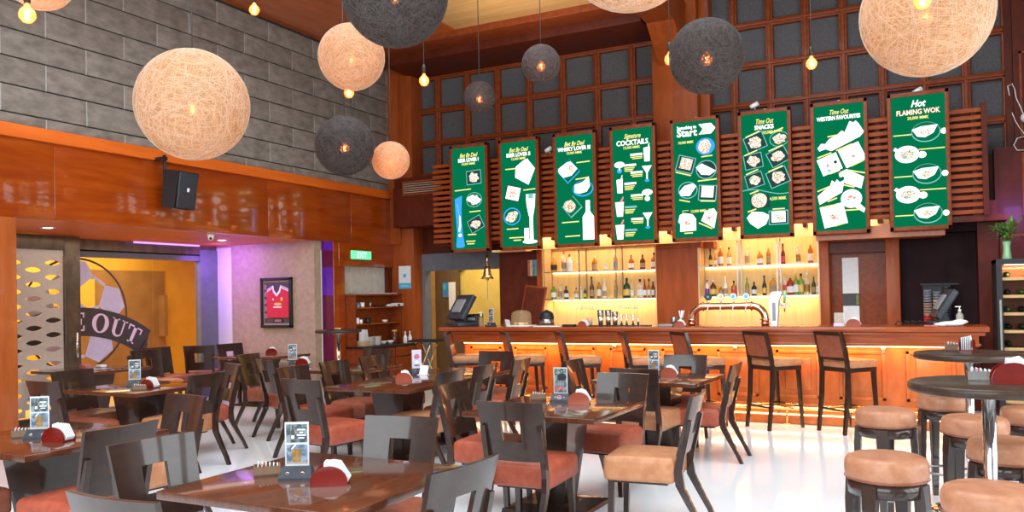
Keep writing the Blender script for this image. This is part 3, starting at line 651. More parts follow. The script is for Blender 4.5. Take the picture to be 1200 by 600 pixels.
def bottle_meshes(k,g,lc,cc):
    key=(k,g,lc,cc)
    if key in BOT: return BOT[key]
    p=PROF[k]; a=mb(g).lathe(p+[(0,CAPZ[k])],n=14).mesh('bottle'); r=p[2][0]+.001; zt=p[3][1]
    l=mb(lc).lathe([(r,zt*.22),(r,zt*.78)],n=14).mesh('label') if lc else None
    rc=p[-1][0]+.003; c=mb(cc).lathe([(rc,CAPZ[k]-.035),(rc,CAPZ[k]+.004),(0,CAPZ[k]+.004)],n=12).mesh('cap')
    BOT[key]=(a,l,c); return BOT[key]
GN={'g_clear':'clear','g_gold':'golden','g_amber':'amber','g_green':'light green','g_dkgreen':'dark green','g_black':'black','g_brown':'dark brown','g_red':'red','g_white':'milky white','g_purple':'purple','g_blue':'blue'}
LN={'paper':'white','gold':'gold','blue':'blue','red':'red','black_plastic':'black','purple':'purple','pic_amber':'amber','wallpaper':'cream','cyan':'light blue'}
ORD=['first','second','third','fourth','fifth','sixth','seventh','eighth','ninth','tenth','eleventh','twelfth','thirteenth','fourteenth','fifteenth','sixteenth','seventeenth']
def bottle(x,y,z,k,g,lc,cc,lab,grp,h=None):
    a,l,c=bottle_meshes(k,g,lc,cc); t=thing('bottle',lab,'bottle',(x,y,z),random.uniform(0,6),grp)
    for n_,me in (('body',a),('label',l),('cap',c)):
        if me: o=D.objects.new({'body':'glass_body','label':'paper_label','cap':'cap'}[n_],me); COL.objects.link(o); o.parent=t
    if h: s=h/(CAPZ[k]+.004); t.scale=(min(s,1.15),min(s,1.15),s)
    return t
def rowof(items,x0,kx,z,where,grp):
    for i,(cx,top,base,k,g,lc,cc) in enumerate(items):
        p=at(x0+cx/kx,340,Y=12.04); hpx=(base-top)/kx; wd=fw.dot(Vector((p.x,p.y,0))); h=hpx*wd/F
        lab='%s bottle, %s from left %s'%(GN[g],ORD[i],where)
        bottle(p.x,12.04,z+.005,k,g,lc,cc,lab,grp,h)
P_,G_,K_='paper','gold','black_plastic'
rowof([(107,105,212,1,'g_gold','black_plastic',G_),(172,80,210,0,'g_clear','wallpaper','red'),(208,98,210,1,'g_white',P_,'red'),(262,115,208,3,'g_clear',None,G_),(368,105,200,1,'g_amber','wallpaper',G_),(437,130,200,1,'g_clear',P_,G_),(502,85,197,0,'g_gold','blue',P_),(602,98,192,1,'g_amber',P_,'red'),(675,95,188,1,'g_brown','wallpaper',K_),(748,80,184,1,'g_amber',P_,K_)],630,5.453,1.915,'on left niche upper shelf','bottles on the upper shelf of the left niche')
rowof([(103,285,382,1,'g_green',P_,G_),(145,275,382,0,'g_clear','wallpaper',G_),(182,300,382,1,'g_black',P_,K_),(247,310,381,1,'g_gold',P_,K_),(275,300,381,0,'g_white',None,'chrome'),(303,312,380,0,'g_black','gold',K_),(347,240,380,2,'g_brown','wallpaper',K_),(393,262,379,0,'g_amber',P_,G_),(427,255,379,2,'g_white','wallpaper',P_),(500,265,378,0,'g_gold','wallpaper','red'),(570,250,376,1,'g_dkgreen',G_,K_),(603,260,376,3,'g_clear',P_,G_),(655,257,375,1,'g_clear',P_,K_),(685,257,374,3,'g_red',P_,'red'),(712,255,374,3,'g_amber',P_,K_),(738,257,373,3,'g_brown',P_,P_),(762,257,373,3,'g_red','black_plastic','red')],630,5.453,1.480,'on left niche lower shelf','bottles on the lower shelf of the left niche')
rowof([(122,80,190,2,'g_dkgreen','gold',K_),(152,95,190,3,'g_gold',P_,G_),(185,62,188,0,'g_amber',P_,G_),(237,70,187,0,'g_gold',P_,K_),(347,60,184,0,'g_clear','wallpaper',G_),(425,85,182,1,'g_amber',P_,G_),(478,68,181,0,'g_amber','wallpaper',G_),(567,50,178,2,'g_brown','red',K_),(660,55,176,0,'g_clear','pic_amber',G_),(735,45,173,0,'g_amber',P_,G_)],810,5.219,1.915,'on right niche upper shelf','bottles on the upper shelf of the right niche')
rowof([(98,272,372,0,'g_white','purple','purple'),(135,270,372,1,'g_brown',G_,P_),(182,302,371,1,'g_amber','wallpaper',G_),(210,250,371,2,'g_white','wallpaper',P_),(262,277,370,1,'g_amber','red',K_),(343,248,369,2,'g_green','wallpaper',G_),(385,285,368,1,'g_black',P_,K_),(448,245,367,2,'g_black',G_,K_),(503,240,366,1,'g_gold','wallpaper',G_),(577,235,364,0,'g_clear','red',G_),(607,242,364,1,'g_red',P_,G_),(642,232,363,0,'g_green',P_,G_),(673,232,362,0,'g_green','gold',K_),(708,228,362,0,'g_clear','pic_amber',P_),(750,240,361,2,'g_dkgreen','wallpaper',G_),(776,238,360,3,'g_clear',P_,G_)],810,5.219,1.480,'on right niche lower shelf','bottles on the lower shelf of the right niche')
# upside-down stemmed glasses on the back counter / under the shelf
wg=None
def wineglass(x,y,z,lab,grp):
    global wg
    if wg is None:
        wg=thing('wine_glass',lab,'glass',(x,y,z),0,grp); mb('g_clear').lathe([(.030,0),(.036,.03),(.03,.065),(.004,.08),(.003,.14),(.03,.15)],n=16).build('bowl',wg); return wg
    return dup(wg,(x,y,z),0,lab,grp)
gg='clear stemmed glasses hanging upside down under the bottle shelves'
for cx0,n_,w_ in ((682,7,'left group in the left niche'),(728,7,'right group in the left niche'),(920,4,'right niche')):
    for i in range(n_):
        p=at(cx0+i*3.9-6,360,Y=12.0)
        wineglass(p.x,12.02,1.31,'clear stemmed glass hanging upside down below the bottles, %s'%w_,'clear stemmed glasses hanging below the bottles, %s'%w_)
# ================================================================== BAR
BX0,BX1=-5.86,.53
t=thing('bar_counter','long orange wood bar counter with glowing underside and panelled front','bar counter',(0,0,0))
b=mb('wood_bar_dark').box(BX0-.08,BX1+.08,9.49,10.25,1.085,1.14,bev=.018).box(BX0-.04,BX1+.04,9.53,10.20,1.045,1.085,bev=.012).build('counter_top',t)
mb('wood_bar_dark').box(BX0+.02,BX1-.02,9.56,10.2,.93,1.045).box(BX0+.0,BX1-.0,9.55,10.2,.94,.965,bev=.006).build('apron',t)
b=mb('wood_bar').box(BX0+.10,BX1-.12,9.90,10.15,.0,.95)
n=9; pw=(BX1-.12-BX0-.10)/n
for i in range(n):
    xa=BX0+.10+i*pw; xb=xa+pw
    for q in ((xa+.10,xa+.14,.30,.86),(xb-.14,xb-.10,.30,.86),(xa+.10,xb-.10,.30,.34),(xa+.10,xb-.10,.82,.86)): b.box(q[0],q[1],9.885,9.90,q[2],q[3],bev=.006)
    b.box(xa+.2,xb-.2,9.888,9.90,.40,.77,bev=.008)
b.build('front_panel',t)
mb('wood_bar').box(BX0+.06,BX1-.08,9.86,9.95,0,.10,bev=.01).box(BX0+.06,BX1-.08,9.88,9.95,.10,.24,bev=.01).build('plinth',t)
mb('led_warm').box(BX0+.15,BX1-.2,9.80,9.83,.905,.925).build('light_strip',t)
b=mb('led_warm').box(BX0+.15,BX1-.2,9.865,9.88,.105,.115).build('light_strip',t)
b=mb('brass').cyl((BX0+.1,9.83,.19),(BX1-.1,9.83,.19),.022)
for i in range(8):
    x=BX0+.3+i*(BX1-BX0-.6)/7; b.cyl((x,9.83,.19),(x,9.83,.0),.014).cyl((x,9.83,.19),(x,9.90,.19),.014).cyl((x,9.83,0),(x,9.83,.012),.04)
b.build('foot_rail',t)
for px in (721,862,1035):
    p=at(px,404,Y=9.84); mb('brass').cyl((p.x,9.90,.87),(p.x,9.83,.87),.012).box(p.x-.02,p.x+.02,9.80,9.84,.84,.90,bev=.006).build('bag_hook',t)
p0=at(1134,398,Y=9.56)
# ---- copper beer tower
q0=at(808,383,Y=9.85); q1=at(900,383,Y=9.85)
t=thing('beer_tower','large arched copper pipe beer tower with four round tap badges','beer tower',(q0.x,9.85,1.14))
W=q1.x-q0.x-.06; ht=.235; r=.055; cr=.15
pts=[(.03,0,0)]+[(.03,0,ht-cr)]+[(.03+cr-cr*math.cos(a),0,ht-cr+cr*math.sin(a)) for a in [PI/2*i/8 for i in range(1,9)]]
pts+= [(W+.03-cr+cr*math.sin(a),0,ht-cr+cr*math.cos(a)) for a in [PI/2*i/8 for i in range(0,9)]]+[(W+.03,0,0)]
b=mb('copper').tube(pts,.043,14)
for (x,z) in ((.03,.03),(.03,.075),(W+.03,.03),(W+.03,.075)): b.cyl((x,0,z-.006),(x,0,z+.006),.062)
for x in (.03+cr,W+.03-cr): b.cyl((x-.008,0,ht),(x+.008,0,ht),.06)
b.build('pipe',t)
for i in range(4):
    x=.03+cr+.06+i*(W-2*cr-.12)/3
    k=mb('chrome').cyl((x,0,ht+.03),(x,-.01,ht+.085),.010).cyl((x,-.045,ht-.02),(x,-.075,ht-.06),.008).cyl((x,-.03,ht+.0),(x,-.06,ht-.02),.012).build('tap',t)
    c=mb('black_plastic').cyl((x,-.005,ht+.115),(x,-.022,ht+.115),.046,n=20).use('dark_plastic' if i==0 else 'paper').cyl((x,-.0225,ht+.115),(x,-.025,ht+.115),.040,n=20).use(('cyan','gold','cyan','cyan')[i]).cyl((x,-.0255,ht+.115),(x,-.0265,ht+.115),.022 if i else .012,n=16).build('badge',k)
# ---- white tap tower
q=at(908,383,Y=9.88)
t=thing('draft_tower','slim white tilted draft tower with green tap handle','beer tower',(q.x,9.88,1.14))
mb('white_plastic').bar([((0,0,0),(.035,0,0),(0,.05,0)),((.0,0,.28),(.055,0,0),(0,.05,0)),((.03,0,.385),(.065,0,0),(0,.045,0)),((.04,0,.40),(.04,0,0),(0,.03,0))]).use('grey_plastic').box(-.015,.02,-.056,-.05,.06,.27).build('column',t)
mb('chrome').cyl((.05,-.02,.25),(.12,-.04,.25),.012).cyl((.12,-.04,.27),(.12,-.04,.16),.010).use('vase_green').cyl((.12,-.04,.27),(.13,-.04,.41),.014,.020).build('tap_handle',t)
# ---- small items
def napkin(x,y,z,rz,lab,m='red_acrylic',s=1,grp=None,nap=0):
    t=thing('napkin_holder',lab,'napkin holder',(x,y,z),rz,grp)
    b=mb(m)
    arc=[(-.075,0)]+[(.078*math.cos(PI-a),.018+.068*math.sin(a)) for a in [PI*i/12 for i in range(13)]]+[(.075,0)]
    b.poly(arc,Matrix.Translation((0,-.045,0)),.008).poly(arc,Matrix.Translation((0,.037,0)),.008).box(-.07,.07,-.04,.04,0,.010)
    b.build('holder',t)
    b=mb('paper'); T=Matrix.Translation((.012,-.022,0))@Matrix.Rotation(R(0),4,'Y')
    for k in range(5):
        yy=-.026+k*.013
        b.poly([(-.03,.012),(.075,.012),(.085,.03),(.02+.006*k,.112-.004*k),(-.02,.100)],Matrix.Translation((0,yy,0)),.005)
    b.build('napkins',t)
    t.scale=(s,s,s); return t
def cardstand(x,y,z,rz,lab,kind=0,s=1):
    t=thing('card_stand',lab,'card stand',(x,y,z),rz,'menu card stands on the tables')
    b=mb('dark_plastic').bar([((0,0,0),(.072,0,0),(0,.045,0)),((0,0,.012),(.072,0,0),(0,.045,0)),((0,.012,.055),(.062,0,0),(0,.018,0))]); b.build('base',t)
    bt=mb('chrome')
    for sx in (-.032,.032): bt.cyl((sx,-.032,.030),(sx,-.038,.0275),.010,n=14)
    bt.build('button',t)
    if kind==1:
        T=Matrix.Translation((0,-.036,.030))@Matrix.Rotation(R(-52),4,'X')
        T=Matrix.Translation((0,-.0395,.032))
        bb=mb('paper').poly(ell(0,0,.034,.030),T); bb.use('red').poly([(x_,z_) for x_,z_ in ell(0,0,.030,.026) if z_>=-.002],Matrix.Translation((0,-.0400,.032))); bb.use('blue').poly([(x_,z_) for x_,z_ in ell(0,0,.030,.026) if z_<=-.004],Matrix.Translation((0,-.0400,.032))); bb.build('round_logo',t)
    c=mb('card_white').box(-.052,.052,.008,.014,.052,.245,bev=.001); 
    T=Matrix.Translation((0,.0075,0)); T2=Matrix.Translation((0,.0070,0)); T3=Matrix.Translation((0,.0066,0))
    if kind==0:
        c.use('pic_grey').poly(quad(0,.196,.092,.080),T); c.use('pic_blue').poly(quad(0,.105,.092,.084),T)
        c.use('sign_dark').poly([(-.026,.160),(-.008,.160),(-.008,.205),(-.013,.215),(-.013,.232),(-.020,.232),(-.020,.215),(-.026,.205)],T2); c.use('paper').poly(quad(-.017,.180,.014,.016),T3)
        for k,w_ in enumerate((.036,.014,.040,.026)): c.use('paper').poly(quad(.020,.212-k*.012,w_,.006),T2)
        c.use('pic_amber').poly([(-.018,.072),(.014,.072),(.022,.128),(-.026,.128)],T2); c.use('paper').poly([(-.026,.128),(-.018,.128),(-.002,.146),(-.008,.149)],T3); c.use('wallpaper').poly(quad(0,.067,.092,.008),T2)
    elif kind==1:
        c.use('pic_grey').poly(quad(0,.150,.092,.176),T); c.use('black_plastic').poly(ell(.01,.175,.07,.055),T2)
        for k in range(4): c.use('vase_green').poly(ell(-.032+k*.021,.205+k*.006,.012,.008),T3)
        for k in range(4): c.use('grey_plastic').poly(quad(-.034+k*.018,.128,.009,.044),T3)
        c.use('pic_red').poly(quad(-.008,.090,.066,.022),T3)
    else:
        c.use('lilac').poly(quad(0,.150,.090,.176),T); c.use('pic_red').poly(ell(0,.175,.06,.055),T2); c.use('paper').poly(ell(0,.12,.05,.03),T3); c.use('pic_grey').poly(quad(0,.085,.06,.016),T3)
    c.nofix=1; c.build('card',t); t.scale=(s,s,s); return t
def caddy(x,y,z,rz,lab,m='caddy_brown',s=1):
    t=thing('sachet_caddy',lab,'condiment caddy',(x,y,z),rz,'sachet caddies on the tables')
    mb(m).box(-.06,.06,-.04,.04,0,.008).box(-.06,.06,-.04,-.034,0,.045).box(-.06,.06,.034,.04,0,.045).box(-.06,-.054,-.034,.034,0,.045).box(.054,.06,-.034,.034,0,.045).box(-.003,.003,-.034,.034,.008,.04).build('tray',t)
    b=mb('paper')
    for k in range(6):
        x0=-.048+k*.0175; b.box(x0,x0+.004,-.028,.03,.01,.054,Matrix.Rotation(R(8),4,'Y'))
    b.use('pic_red').box(-.03,-.012,-.030,.0,.050,.055).build('sachets',t)
    t.scale=(s,s,s); return t
BZ=1.14
def bx(px,y=9.75): return at(px,383,Y=y).x
napkin(bx(577+-0,9.7)+.0,9.72,BZ,0,'brown napkin holder with white napkins at the left end of the bar by the clear dome','rust_holder') if 0 else None
# POS terminal
def pos(x,y,lab,rz,s=1,flip=1):
    t=thing('cash_register',lab,'cash register',(x,y,BZ),rz)
    mb('dark_plastic').box(-.14,.14,-.12,.14,0,.045,bev=.01).bar([((0,.02,.04),(.05,0,0),(0,.05,0)),((0,.06,.16),(.05,0,0),(0,.03,0))]).build('base',t)
    T=Matrix.Translation((0,.02,.20))@Matrix.Rotation(R(32),4,'X')
    mb('dark_plastic').box(-.17,.17,-.03,.025,-.15,.15,T,bev=.012).use('grey_plastic').box(-.09,.09,.025,.045,-.08,.08,T,bev=.008).build('screen_housing',t)
    mb('black_plastic').box(-.15,.15,-.035,-.028,-.125,.13,T).build('display',t); t.scale=(s,)*3; return t
pos(bx(541,9.82),9.86,'dark grey touch-screen till seen from behind at the left end of the bar',R(150),1.3)
t=thing('receipt_printer','black receipt printer behind the clear pump bottle on the bar','printer',(bx(556,10.0)+.02,9.98,BZ))
mb('black_plastic').box(-.09,.09,-.10,.10,0,.15,bev=.015).use('grey_plastic').box(-.06,.06,-.104,-.1,.08,.12).build('housing',t); mb('black_plastic').box(-.085,.085,-.05,.1,.15,.165,bev=.008).build('lid',t)
def pump(x,y,z,lab,liq='g_dome',s=1):
    t=thing('pump_bottle',lab,'pump bottle',(x,y,z))
    mb(liq).lathe([(0,0),(.032,0),(.034,.01),(.034,.11),(.014,.135),(.012,.145),(0,.145)],n=16).build('bottle_body',t)
    mb('white_plastic').cyl((0,0,.145),(0,0,.165),.014).cyl((0,0,.165),(0,0,.19),.005).box(-.04,.012,-.008,.008,.188,.198,bev=.003).build('pump',t); t.scale=(s,)*3; return t
pump(bx(564,9.68),9.68,BZ,'clear amber pump bottle standing left of the card stand on the bar',s=1.0)
cardstand(bx(575,9.68),9.68,BZ,R(-25),'menu card stand on the bar top, left of the clear dome',0,1.0)
napkin(bx(594,9.72),9.72,BZ,R(-50),'napkin holder on the bar just left of the clear cake dome','rust_holder',.9)
t=thing('cake_dome','clear rounded cover over pastries on a white tray on the bar','food dome',(bx(611,9.78),9.78,BZ))
mb('white_plastic').box(-.17,.17,-.12,.12,0,.015,bev=.005).build('tray',t)
mb('g_dome').lathe([(.115,.015),(.118,.03),(.116,.15),(.10,.19),(.06,.215),(0,.222)],n=24).build('cover',t).scale=(1.25,.9,1)
b=mb('cardboard')
for k in range(4): b.sphere((-.08+.05*k,.02*(k%2)-.01,.035),.024,10,1.2,1,.8)
b.use('porcelain').box(-.01,.06,-.06,-.02,.02,.05,bev=.006).build('pastries',t)
t=thing('rice_warmer','round black-lidded silver warmer on the bar beside the left niche','warmer',(bx(641,9.9),9.90,BZ))
mb('steel_dark').lathe([(0,.02),(.095,.02),(.10,.03),(.098,.10),(0,.10)]).use('black_plastic').lathe([(0,0),(.10,0),(.10,.02),(0,.02)]).build('pot',t)
mb('black_plastic').lathe([(.10,.10),(.10,.12),(.088,.165),(.055,.195),(.02,.205),(.02,.215),(0,.215)]).build('lid',t)
t=tag(mb('white_plastic').box(-.19,.19,-.08,.08,0,.012,bev=.003).use('wallpaper').box(-.17,.17,-.06,.06,.012,.018).build('serving_mat',loc=(bx(643,9.64),9.64,BZ)),'pale low tray lying on the bar in front of the silver warmer','tray')
t=tag(mb('black_plastic').box(-.55,.45,-.08,.08,0,.012,bev=.004).build('bar_mat',loc=(bx(722,9.80),9.80,BZ)),'long black rubber bar mat under the steel shakers','mat')
tag(mb('black_plastic').box(-.08,.08,-.05,.05,0,.03,bev=.006).build('card_reader',loc=(bx(667,9.66),9.66,BZ)),'flat black box on the bar left of the shakers','device')
napkin(bx(684,9.64),9.64,BZ,R(-15),'rust coloured napkin holder on the bar left of the steel shakers','rust_holder',.85)
tag(mb('cardboard').lathe([(0,0),(.035,0),(.04,.09),(.036,.095),(0,.09)]).build('wooden_cup',loc=(bx(691,9.78),9.78,BZ+.012)),'small wooden cup standing between napkin holder and first shaker','cup')
for i,(px,lab) in enumerate(((704,'leftmost of the three tall steel shakers on the bar mat'),(713,'middle one of the three tall steel shakers on the bar mat'),(721,'rightmost of the three tall steel shakers, next to the jiggers'))):
    t=thing('cocktail_shaker',lab,'shaker',(bx(px,9.80),9.80,BZ+.012),0,'steel cocktail shakers on the bar'); mb('chrome').lathe([(0,0),(.028,0),(.034,.07),(.037,.11),(0,.112)]).build('base_tin',t); mb('steel_dark').lathe([(.037,.108),(.039,.114),(.042,.195 if i<2 else .17),(0,.195 if i<2 else .17)]).build('top_tin',t)
for i,(px,lab) in enumerate(((728.5,'leftmost double-cone steel jigger on the bar mat'),(734.5,'middle double-cone steel jigger on the bar mat'),(742,'rightmost double-cone steel jigger on the bar mat'))):
    tag(mb('chrome').lathe([(0,0),(.018,0),(.006,.06),(.025,.13),(.02,.13),(.0,.075)]).build('jigger',loc=(bx(px,9.80),9.80,BZ+.012)),lab,'jigger','steel jiggers on the bar')
tag(mb('chrome').lathe([(0,0),(.013,0),(.013,.10),(0,.10)]).build('steel_tube',loc=(bx(748,9.80),9.80,BZ+.012)),'thin steel cylinder right of the jiggers on the bar','bar tool')
tag(mb('grey_plastic').box(-.09,.09,-.05,.05,0,.03,bev=.006).build('ash_tray',loc=(bx(781,9.66),9.66,BZ)),'low grey box on the bar below the wood column','box')
t=thing('straw_cup','grey cup filled with white straws left of the copper beer tower','cup',(bx(798,9.74),9.74,BZ))
mb('steel_dark').lathe([(0,0),(.034,0),(.04,.10),(.037,.10),(.031,.01)]).build('cup',t); b=mb('white_plastic')
for k in range(9): b.cyl((random.uniform(-.01,.01),random.uniform(-.01,.01),.02),(random.uniform(-.05,.05),random.uniform(-.03,.03),.19),.0045,n=6)
b.build('straws',t)
tag(mb('steel_dark').lathe([(0,0),(.036,0),(.038,.115),(0,.115)]).build('steel_canister',loc=(bx(790,9.80),9.80,BZ)),'plain steel canister left of the straw cup on the bar','canister')
napkin(bx(797,9.60),9.60,BZ,0,'napkin holder on the bar in front of the straw cup','rust_holder',.8)
napkin(bx(1000,9.66),9.66,BZ,R(5),'rust napkin holder on the bar in front of the dark wood door','rust_holder',.95)
t=thing('flyer_holder','clear stand with pale leaflets on the bar left of the napkin holder by the door','leaflet holder',(bx(984,9.68),9.68,BZ)); mb('g_clear').box(-.055,.055,.0,.006,0,.15).box(-.055,.055,-.04,.0,0,.006).build('stand',t); mb('lilac').box(-.06,.045,-.03,-.01,.006,.035).build('leaflets',t)
# right end group
t=thing('cup_dispenser','black rack of stacked cups and lids in the dark recess behind the bar','cup rack',(.02,11.86,.9))
t.location=(at(1100,372,Y=11.7).x,11.78,0.90)
b=mb('black_plastic').box(-.17,.15,.10,.16,.08,.68).box(-.20,.24,.05,.16,.68,.70).box(-.17,.15,0,.16,.08,.10).build('rack',t)
for k,(x,z0_,z1_,m_) in enumerate(((-.12,.10,.28,'red'),(-.01,.10,.28,'red'),(-.12,.29,.44,'wallpaper'),(-.01,.29,.46,'cardboard'),(-.12,.46,.60,'grey_plastic'),(-.01,.47,.60,'grey_plastic'),(.10,.40,.66,'dark_plastic'),(.10,.12,.36,'dark_plastic'))):
    b=MB()
    z=z0_
    while z<z1_: b.use(m_).lathe([(.0,z),(.046,z),(.050,z+.026),(0,z+.026)],(x,.05,0),n=14); z+=.033
    b.build('cup_stack',t)
b=mb('wood_bar').box(-.24,.63,11.55,12.09,.94,.98,bev=.005).use('wood_maroon').box(-.24,.63,11.62,12.09,0,.94)
tag(b.build('side_counter'),'low side counter with wooden edge in the dark recess behind the bar','counter')
t=pos(bx(1109,9.85),9.86,'dark grey till seen from its side at the right end of the bar',R(100),1.15)
pump(bx(1125,9.72),9.72,BZ,'clear sanitizer pump bottle at the right end of the bar','g_clear',1.05)
t=tag(mb('porcelain').sphere((0,0,.028),.08,12,1.6,.8,.35).sphere((-.09,-.01,.02),.06,10,1.3,.8,.35).sphere((.08,.01,.045),.06,10,1.3,.8,.45).build('folded_cloth',loc=(bx(1115,9.62),9.64,BZ)),'crumpled white cloth lying on the right end of the bar','cloth')
t=tag(mb('pic_red').box(-.07,.07,-.04,.04,0,.014,bev=.003).build('coaster_pad',loc=(bx(1092,9.60),9.60,BZ)),'small flat reddish pad on the bar left of the white cloth','pad')
b=mb('black_plastic')
for k in range(5): b.tube([(-.2+.07*k,.02,.0+.01),(-.17+.07*k,-.02,.05),(-.12+.07*k,.03,.02),(-.08+.07*k,.0,.015)],.007,6)
tag(b.build('cable_tangle',loc=(bx(1073,9.9),9.90,BZ)),'tangle of black cables on the bar left of the till','cables')
# bell, leaning board, colour poster, corner poster
q=at(571,321,Y=11.45)
t=thing('hanging_bell','brass bell with pull cord hanging over the left end of the bar','bell',(q.x,11.45,q.z-.02))
mb('brass').lathe([(0,.10),(.02,.095),(.035,.06),(.045,.0),(.072,-.04),(.066,-.04),(.03,.0),(0,.08)],n=20).cyl((0,0,.10),(0,0,.22),.01).build('bell_body',t)
mb('brass').sphere((0,0,-.045),.016).build('clapper',t); mb('wallpaper').cyl((0,0,-.05),(0,0,-.26),.004).build('pull_cord',t)
mb('cord').cyl((0,0,.22),(0,0,.30),.004,n=6).build('cord',t); t.scale=(1.5,1.5,1.5)
t=tag(mb('wood_lattice').box(-.19,.19,-.015,.015,0,.86,bev=.004).use('wood_maroon').box(-.165,.165,-.019,-.015,.03,.83).build('leaning_board',loc=(at(617,360,Y=11.6).x,11.62,.86),rot=(R(-10),R(7),0)),'reddish board leaning against the wall left of the left niche','board')
tag(mb('wood_bar_dark').box(-6.2,-5.5,11.35,11.9,0,.86).build('side_cabinet'),'low dark cabinet under the leaning board behind the bar','cabinet')
b=MB()
for k,m_ in enumerate(('pic_red','gold','pic_blue','cyan','leaf_dark')): b.use(m_).box(-.10+.04*k,-.06+.04*k,-.008,0,-.13,.13)
q=at(625.5,314,Y=11.9); tag(b.build('wall_poster',loc=(q.x,11.895,q.z)),'small poster of coloured vertical stripes beside the left bottle niche','poster')
q=at(474,325,Y=11.88)
tag(mb('paper').box(-.125,.125,-.008,0,-.20,.20).use('cyan').box(-.125,.125,-.010,-.008,-.20,-.10).use('cyan').box(-.03,.03,-.010,-.008,.0,.06).use('paper').box(-.08,.08,-.0112,-.010,-.155,-.145).build('notice_board',loc=(q.x,11.895,q.z)),'white notice with a blue lower band on the corner post','notice')
# tray stand
q=at(499,399,Y=11.3)
t=thing('tray_stand','folding brass tray stand with a black tray left of the bar','tray stand',(q.x,11.3,0),R(8)); t.scale=(.72,.72,q.z/.985)
b=mb('brass')
for yy in (-.2,.2): b.cyl((-.26,yy,.0),(.22,yy,.95),.013).cyl((.26,yy,.0),(-.22,yy,.95),.013)
b.cyl((-.22,-.2,.95),(-.22,.2,.95),.013).cyl((.22,-.2,.95),(.22,.2,.95),.013).build('folding_legs',t)
mb('black_plastic').box(-.32,.32,-.24,.24,.963,.975).box(-.34,.34,-.26,-.24,.963,1.0).box(-.34,.34,.24,.26,.963,1.0).box(-.34,-.32,-.24,.24,.963,1.0).box(.32,.34,-.24,.24,.963,1.0).build('tray',t)
# wall curtain of yellow low wall visible in the opening
struct(mb('door_brown').box(-8.0,-6.3,13.2,13.28,0,.80).use('wood_golden').box(-8.0,-6.3,13.15,13.33,.80,.86).build('trim_22'))
# ================================================================== SERVICE CABINET with shelves (left corner)
y0,y1=10.57,11.88
t=thing('service_cabinet','reddish service cabinet with open shelves standing in the left corner','cabinet',(XL,y0,0))
Lc=y1-y0
b=mb('wood_lattice').box(.0,.52,0,Lc,.06,.745).box(.02,.48,.02,Lc-.02,0,.06).build('body',t)
b=mb('black_plastic').box(0,.55,-.02,Lc,.745,.775,bev=.006).build('cabinet_top',t)
for i in range(2):
    d_=mb('wood_lattice').box(.52,.54,.02+i*Lc/2,Lc/2*(i+1)-.02,.09,.56,bev=.004).build('cabinet_door',t); mb('wood_lattice').box(.52,.54,.02+i*Lc/2,Lc/2*(i+1)-.02,.58,.73,bev=.004).build('drawer',t)
b=mb('wood_lattice').box(0,.22,0,.03,.775,1.625).box(0,.22,Lc-.03,Lc,.775,1.625).box(0,.02,0,Lc,.775,1.625).box(-.0,.24,-.02,Lc+.0,1.60,1.63,bev=.004).build('shelf_case',t)
for z in (1.13,1.40): mb('wood_column').box(0.02,.215,.03,Lc-.03,z-.012,z+.012).build('shelf_board',t)
cz=.775; X0=XL
def put(name,b,x,y,z,lab,cat,grp=None): return tag(b.build(name,loc=(x,y,z)),lab,cat,grp)
sy=lambda px: at(px,380,X=-8.22).y
def plates(n_,r_=.08):
    b=mb('porcelain')
    for k in range(n_): b.lathe([(0,k*.012),(r_*.6,k*.012),(r_,k*.012+.008),(r_,k*.012+.011),(0,k*.012+.006)],n=18)
    return b
put('plate_stack',plates(12),-8.2,sy(431),cz,'left white stack of plates on the service cabinet top','plate stack','white plate stacks on the service cabinet')
put('plate_stack',plates(12),-8.2,sy(440),cz,'right white stack of plates on the service cabinet top','plate stack','white plate stacks on the service cabinet')
bowl=lambda r_: mb('porcelain').lathe([(0,0),(r_*.45,0),(r_*.8,r_*.35),(r_,r_*.85),(r_*.93,r_*.85),(r_*.6,r_*.2),(0,r_*.12)],n=18)
put('bowl',bowl(.06),-8.2,sy(448),cz,'white bowl left on the cabinet top beside the plates','bowl'); put('bowl',bowl(.062),-8.17,sy(453.5)+.02,cz,'white bowl nearest the glass jar on the cabinet top','bowl')
put('bowl',bowl(.05),-8.2,sy(450),1.412,'small white bowl alone on the middle shelf of the service cabinet','bowl').location.z=1.142
t=thing('glass_jar','tall glass jar with yellow-green lid on the service cabinet','jar',(-8.2,sy(461),cz)); mb('g_brown').lathe([(0,0),(.055,0),(.057,.01),(.057,.19),(.04,.205),(0,.205)]).build('jar_body',t); mb('gold').lathe([(.046,.20),(.046,.225),(0,.225)]).build('lid',t)
t=thing('napkin_box','kraft box of upright white paper sleeves on the cabinet top','box',(-8.17,sy(422)+.02,cz)); mb('cardboard').box(-.07,.07,-.09,.09,0,.09,bev=.003).build('carton',t); b=mb('paper')
for k in range(5): b.box(-.05,.05,-.07+k*.032,-.055+k*.032,.05,.27-.01*(k%3),Matrix.Rotation(R(3*(k-2)),4,'X'))
b.build('paper_sleeves',t)
for i,(px,lab) in enumerate(((475,'left white spray bottle with red trigger on the cabinet end'),(480.5,'right, nearer white spray bottle with red trigger on the cabinet end'))):
    t=thing('spray_bottle',lab,'spray bottle',(-7.98,at(px,400,X=-7.98).y,cz),R(-60),'white spray bottles on the service cabinet')
    if t.location.y>y1-.05: t.location.y=y1-.05; t.location.x=at(px,400,Y=y1-.05).x
    mb('white_plastic').lathe([(0,0),(.032,0),(.034,.01),(.034,.10),(.015,.14),(.013,.16),(0,.16)]).build('bottle_body',t); mb('white_plastic').box(-.015,.03,-.012,.012,.16,.20,bev=.005).use('red').box(-.035,-.015,-.010,.010,.155,.205,bev=.004).box(.0,.012,-.006,.006,.12,.165).build('trigger_head',t)
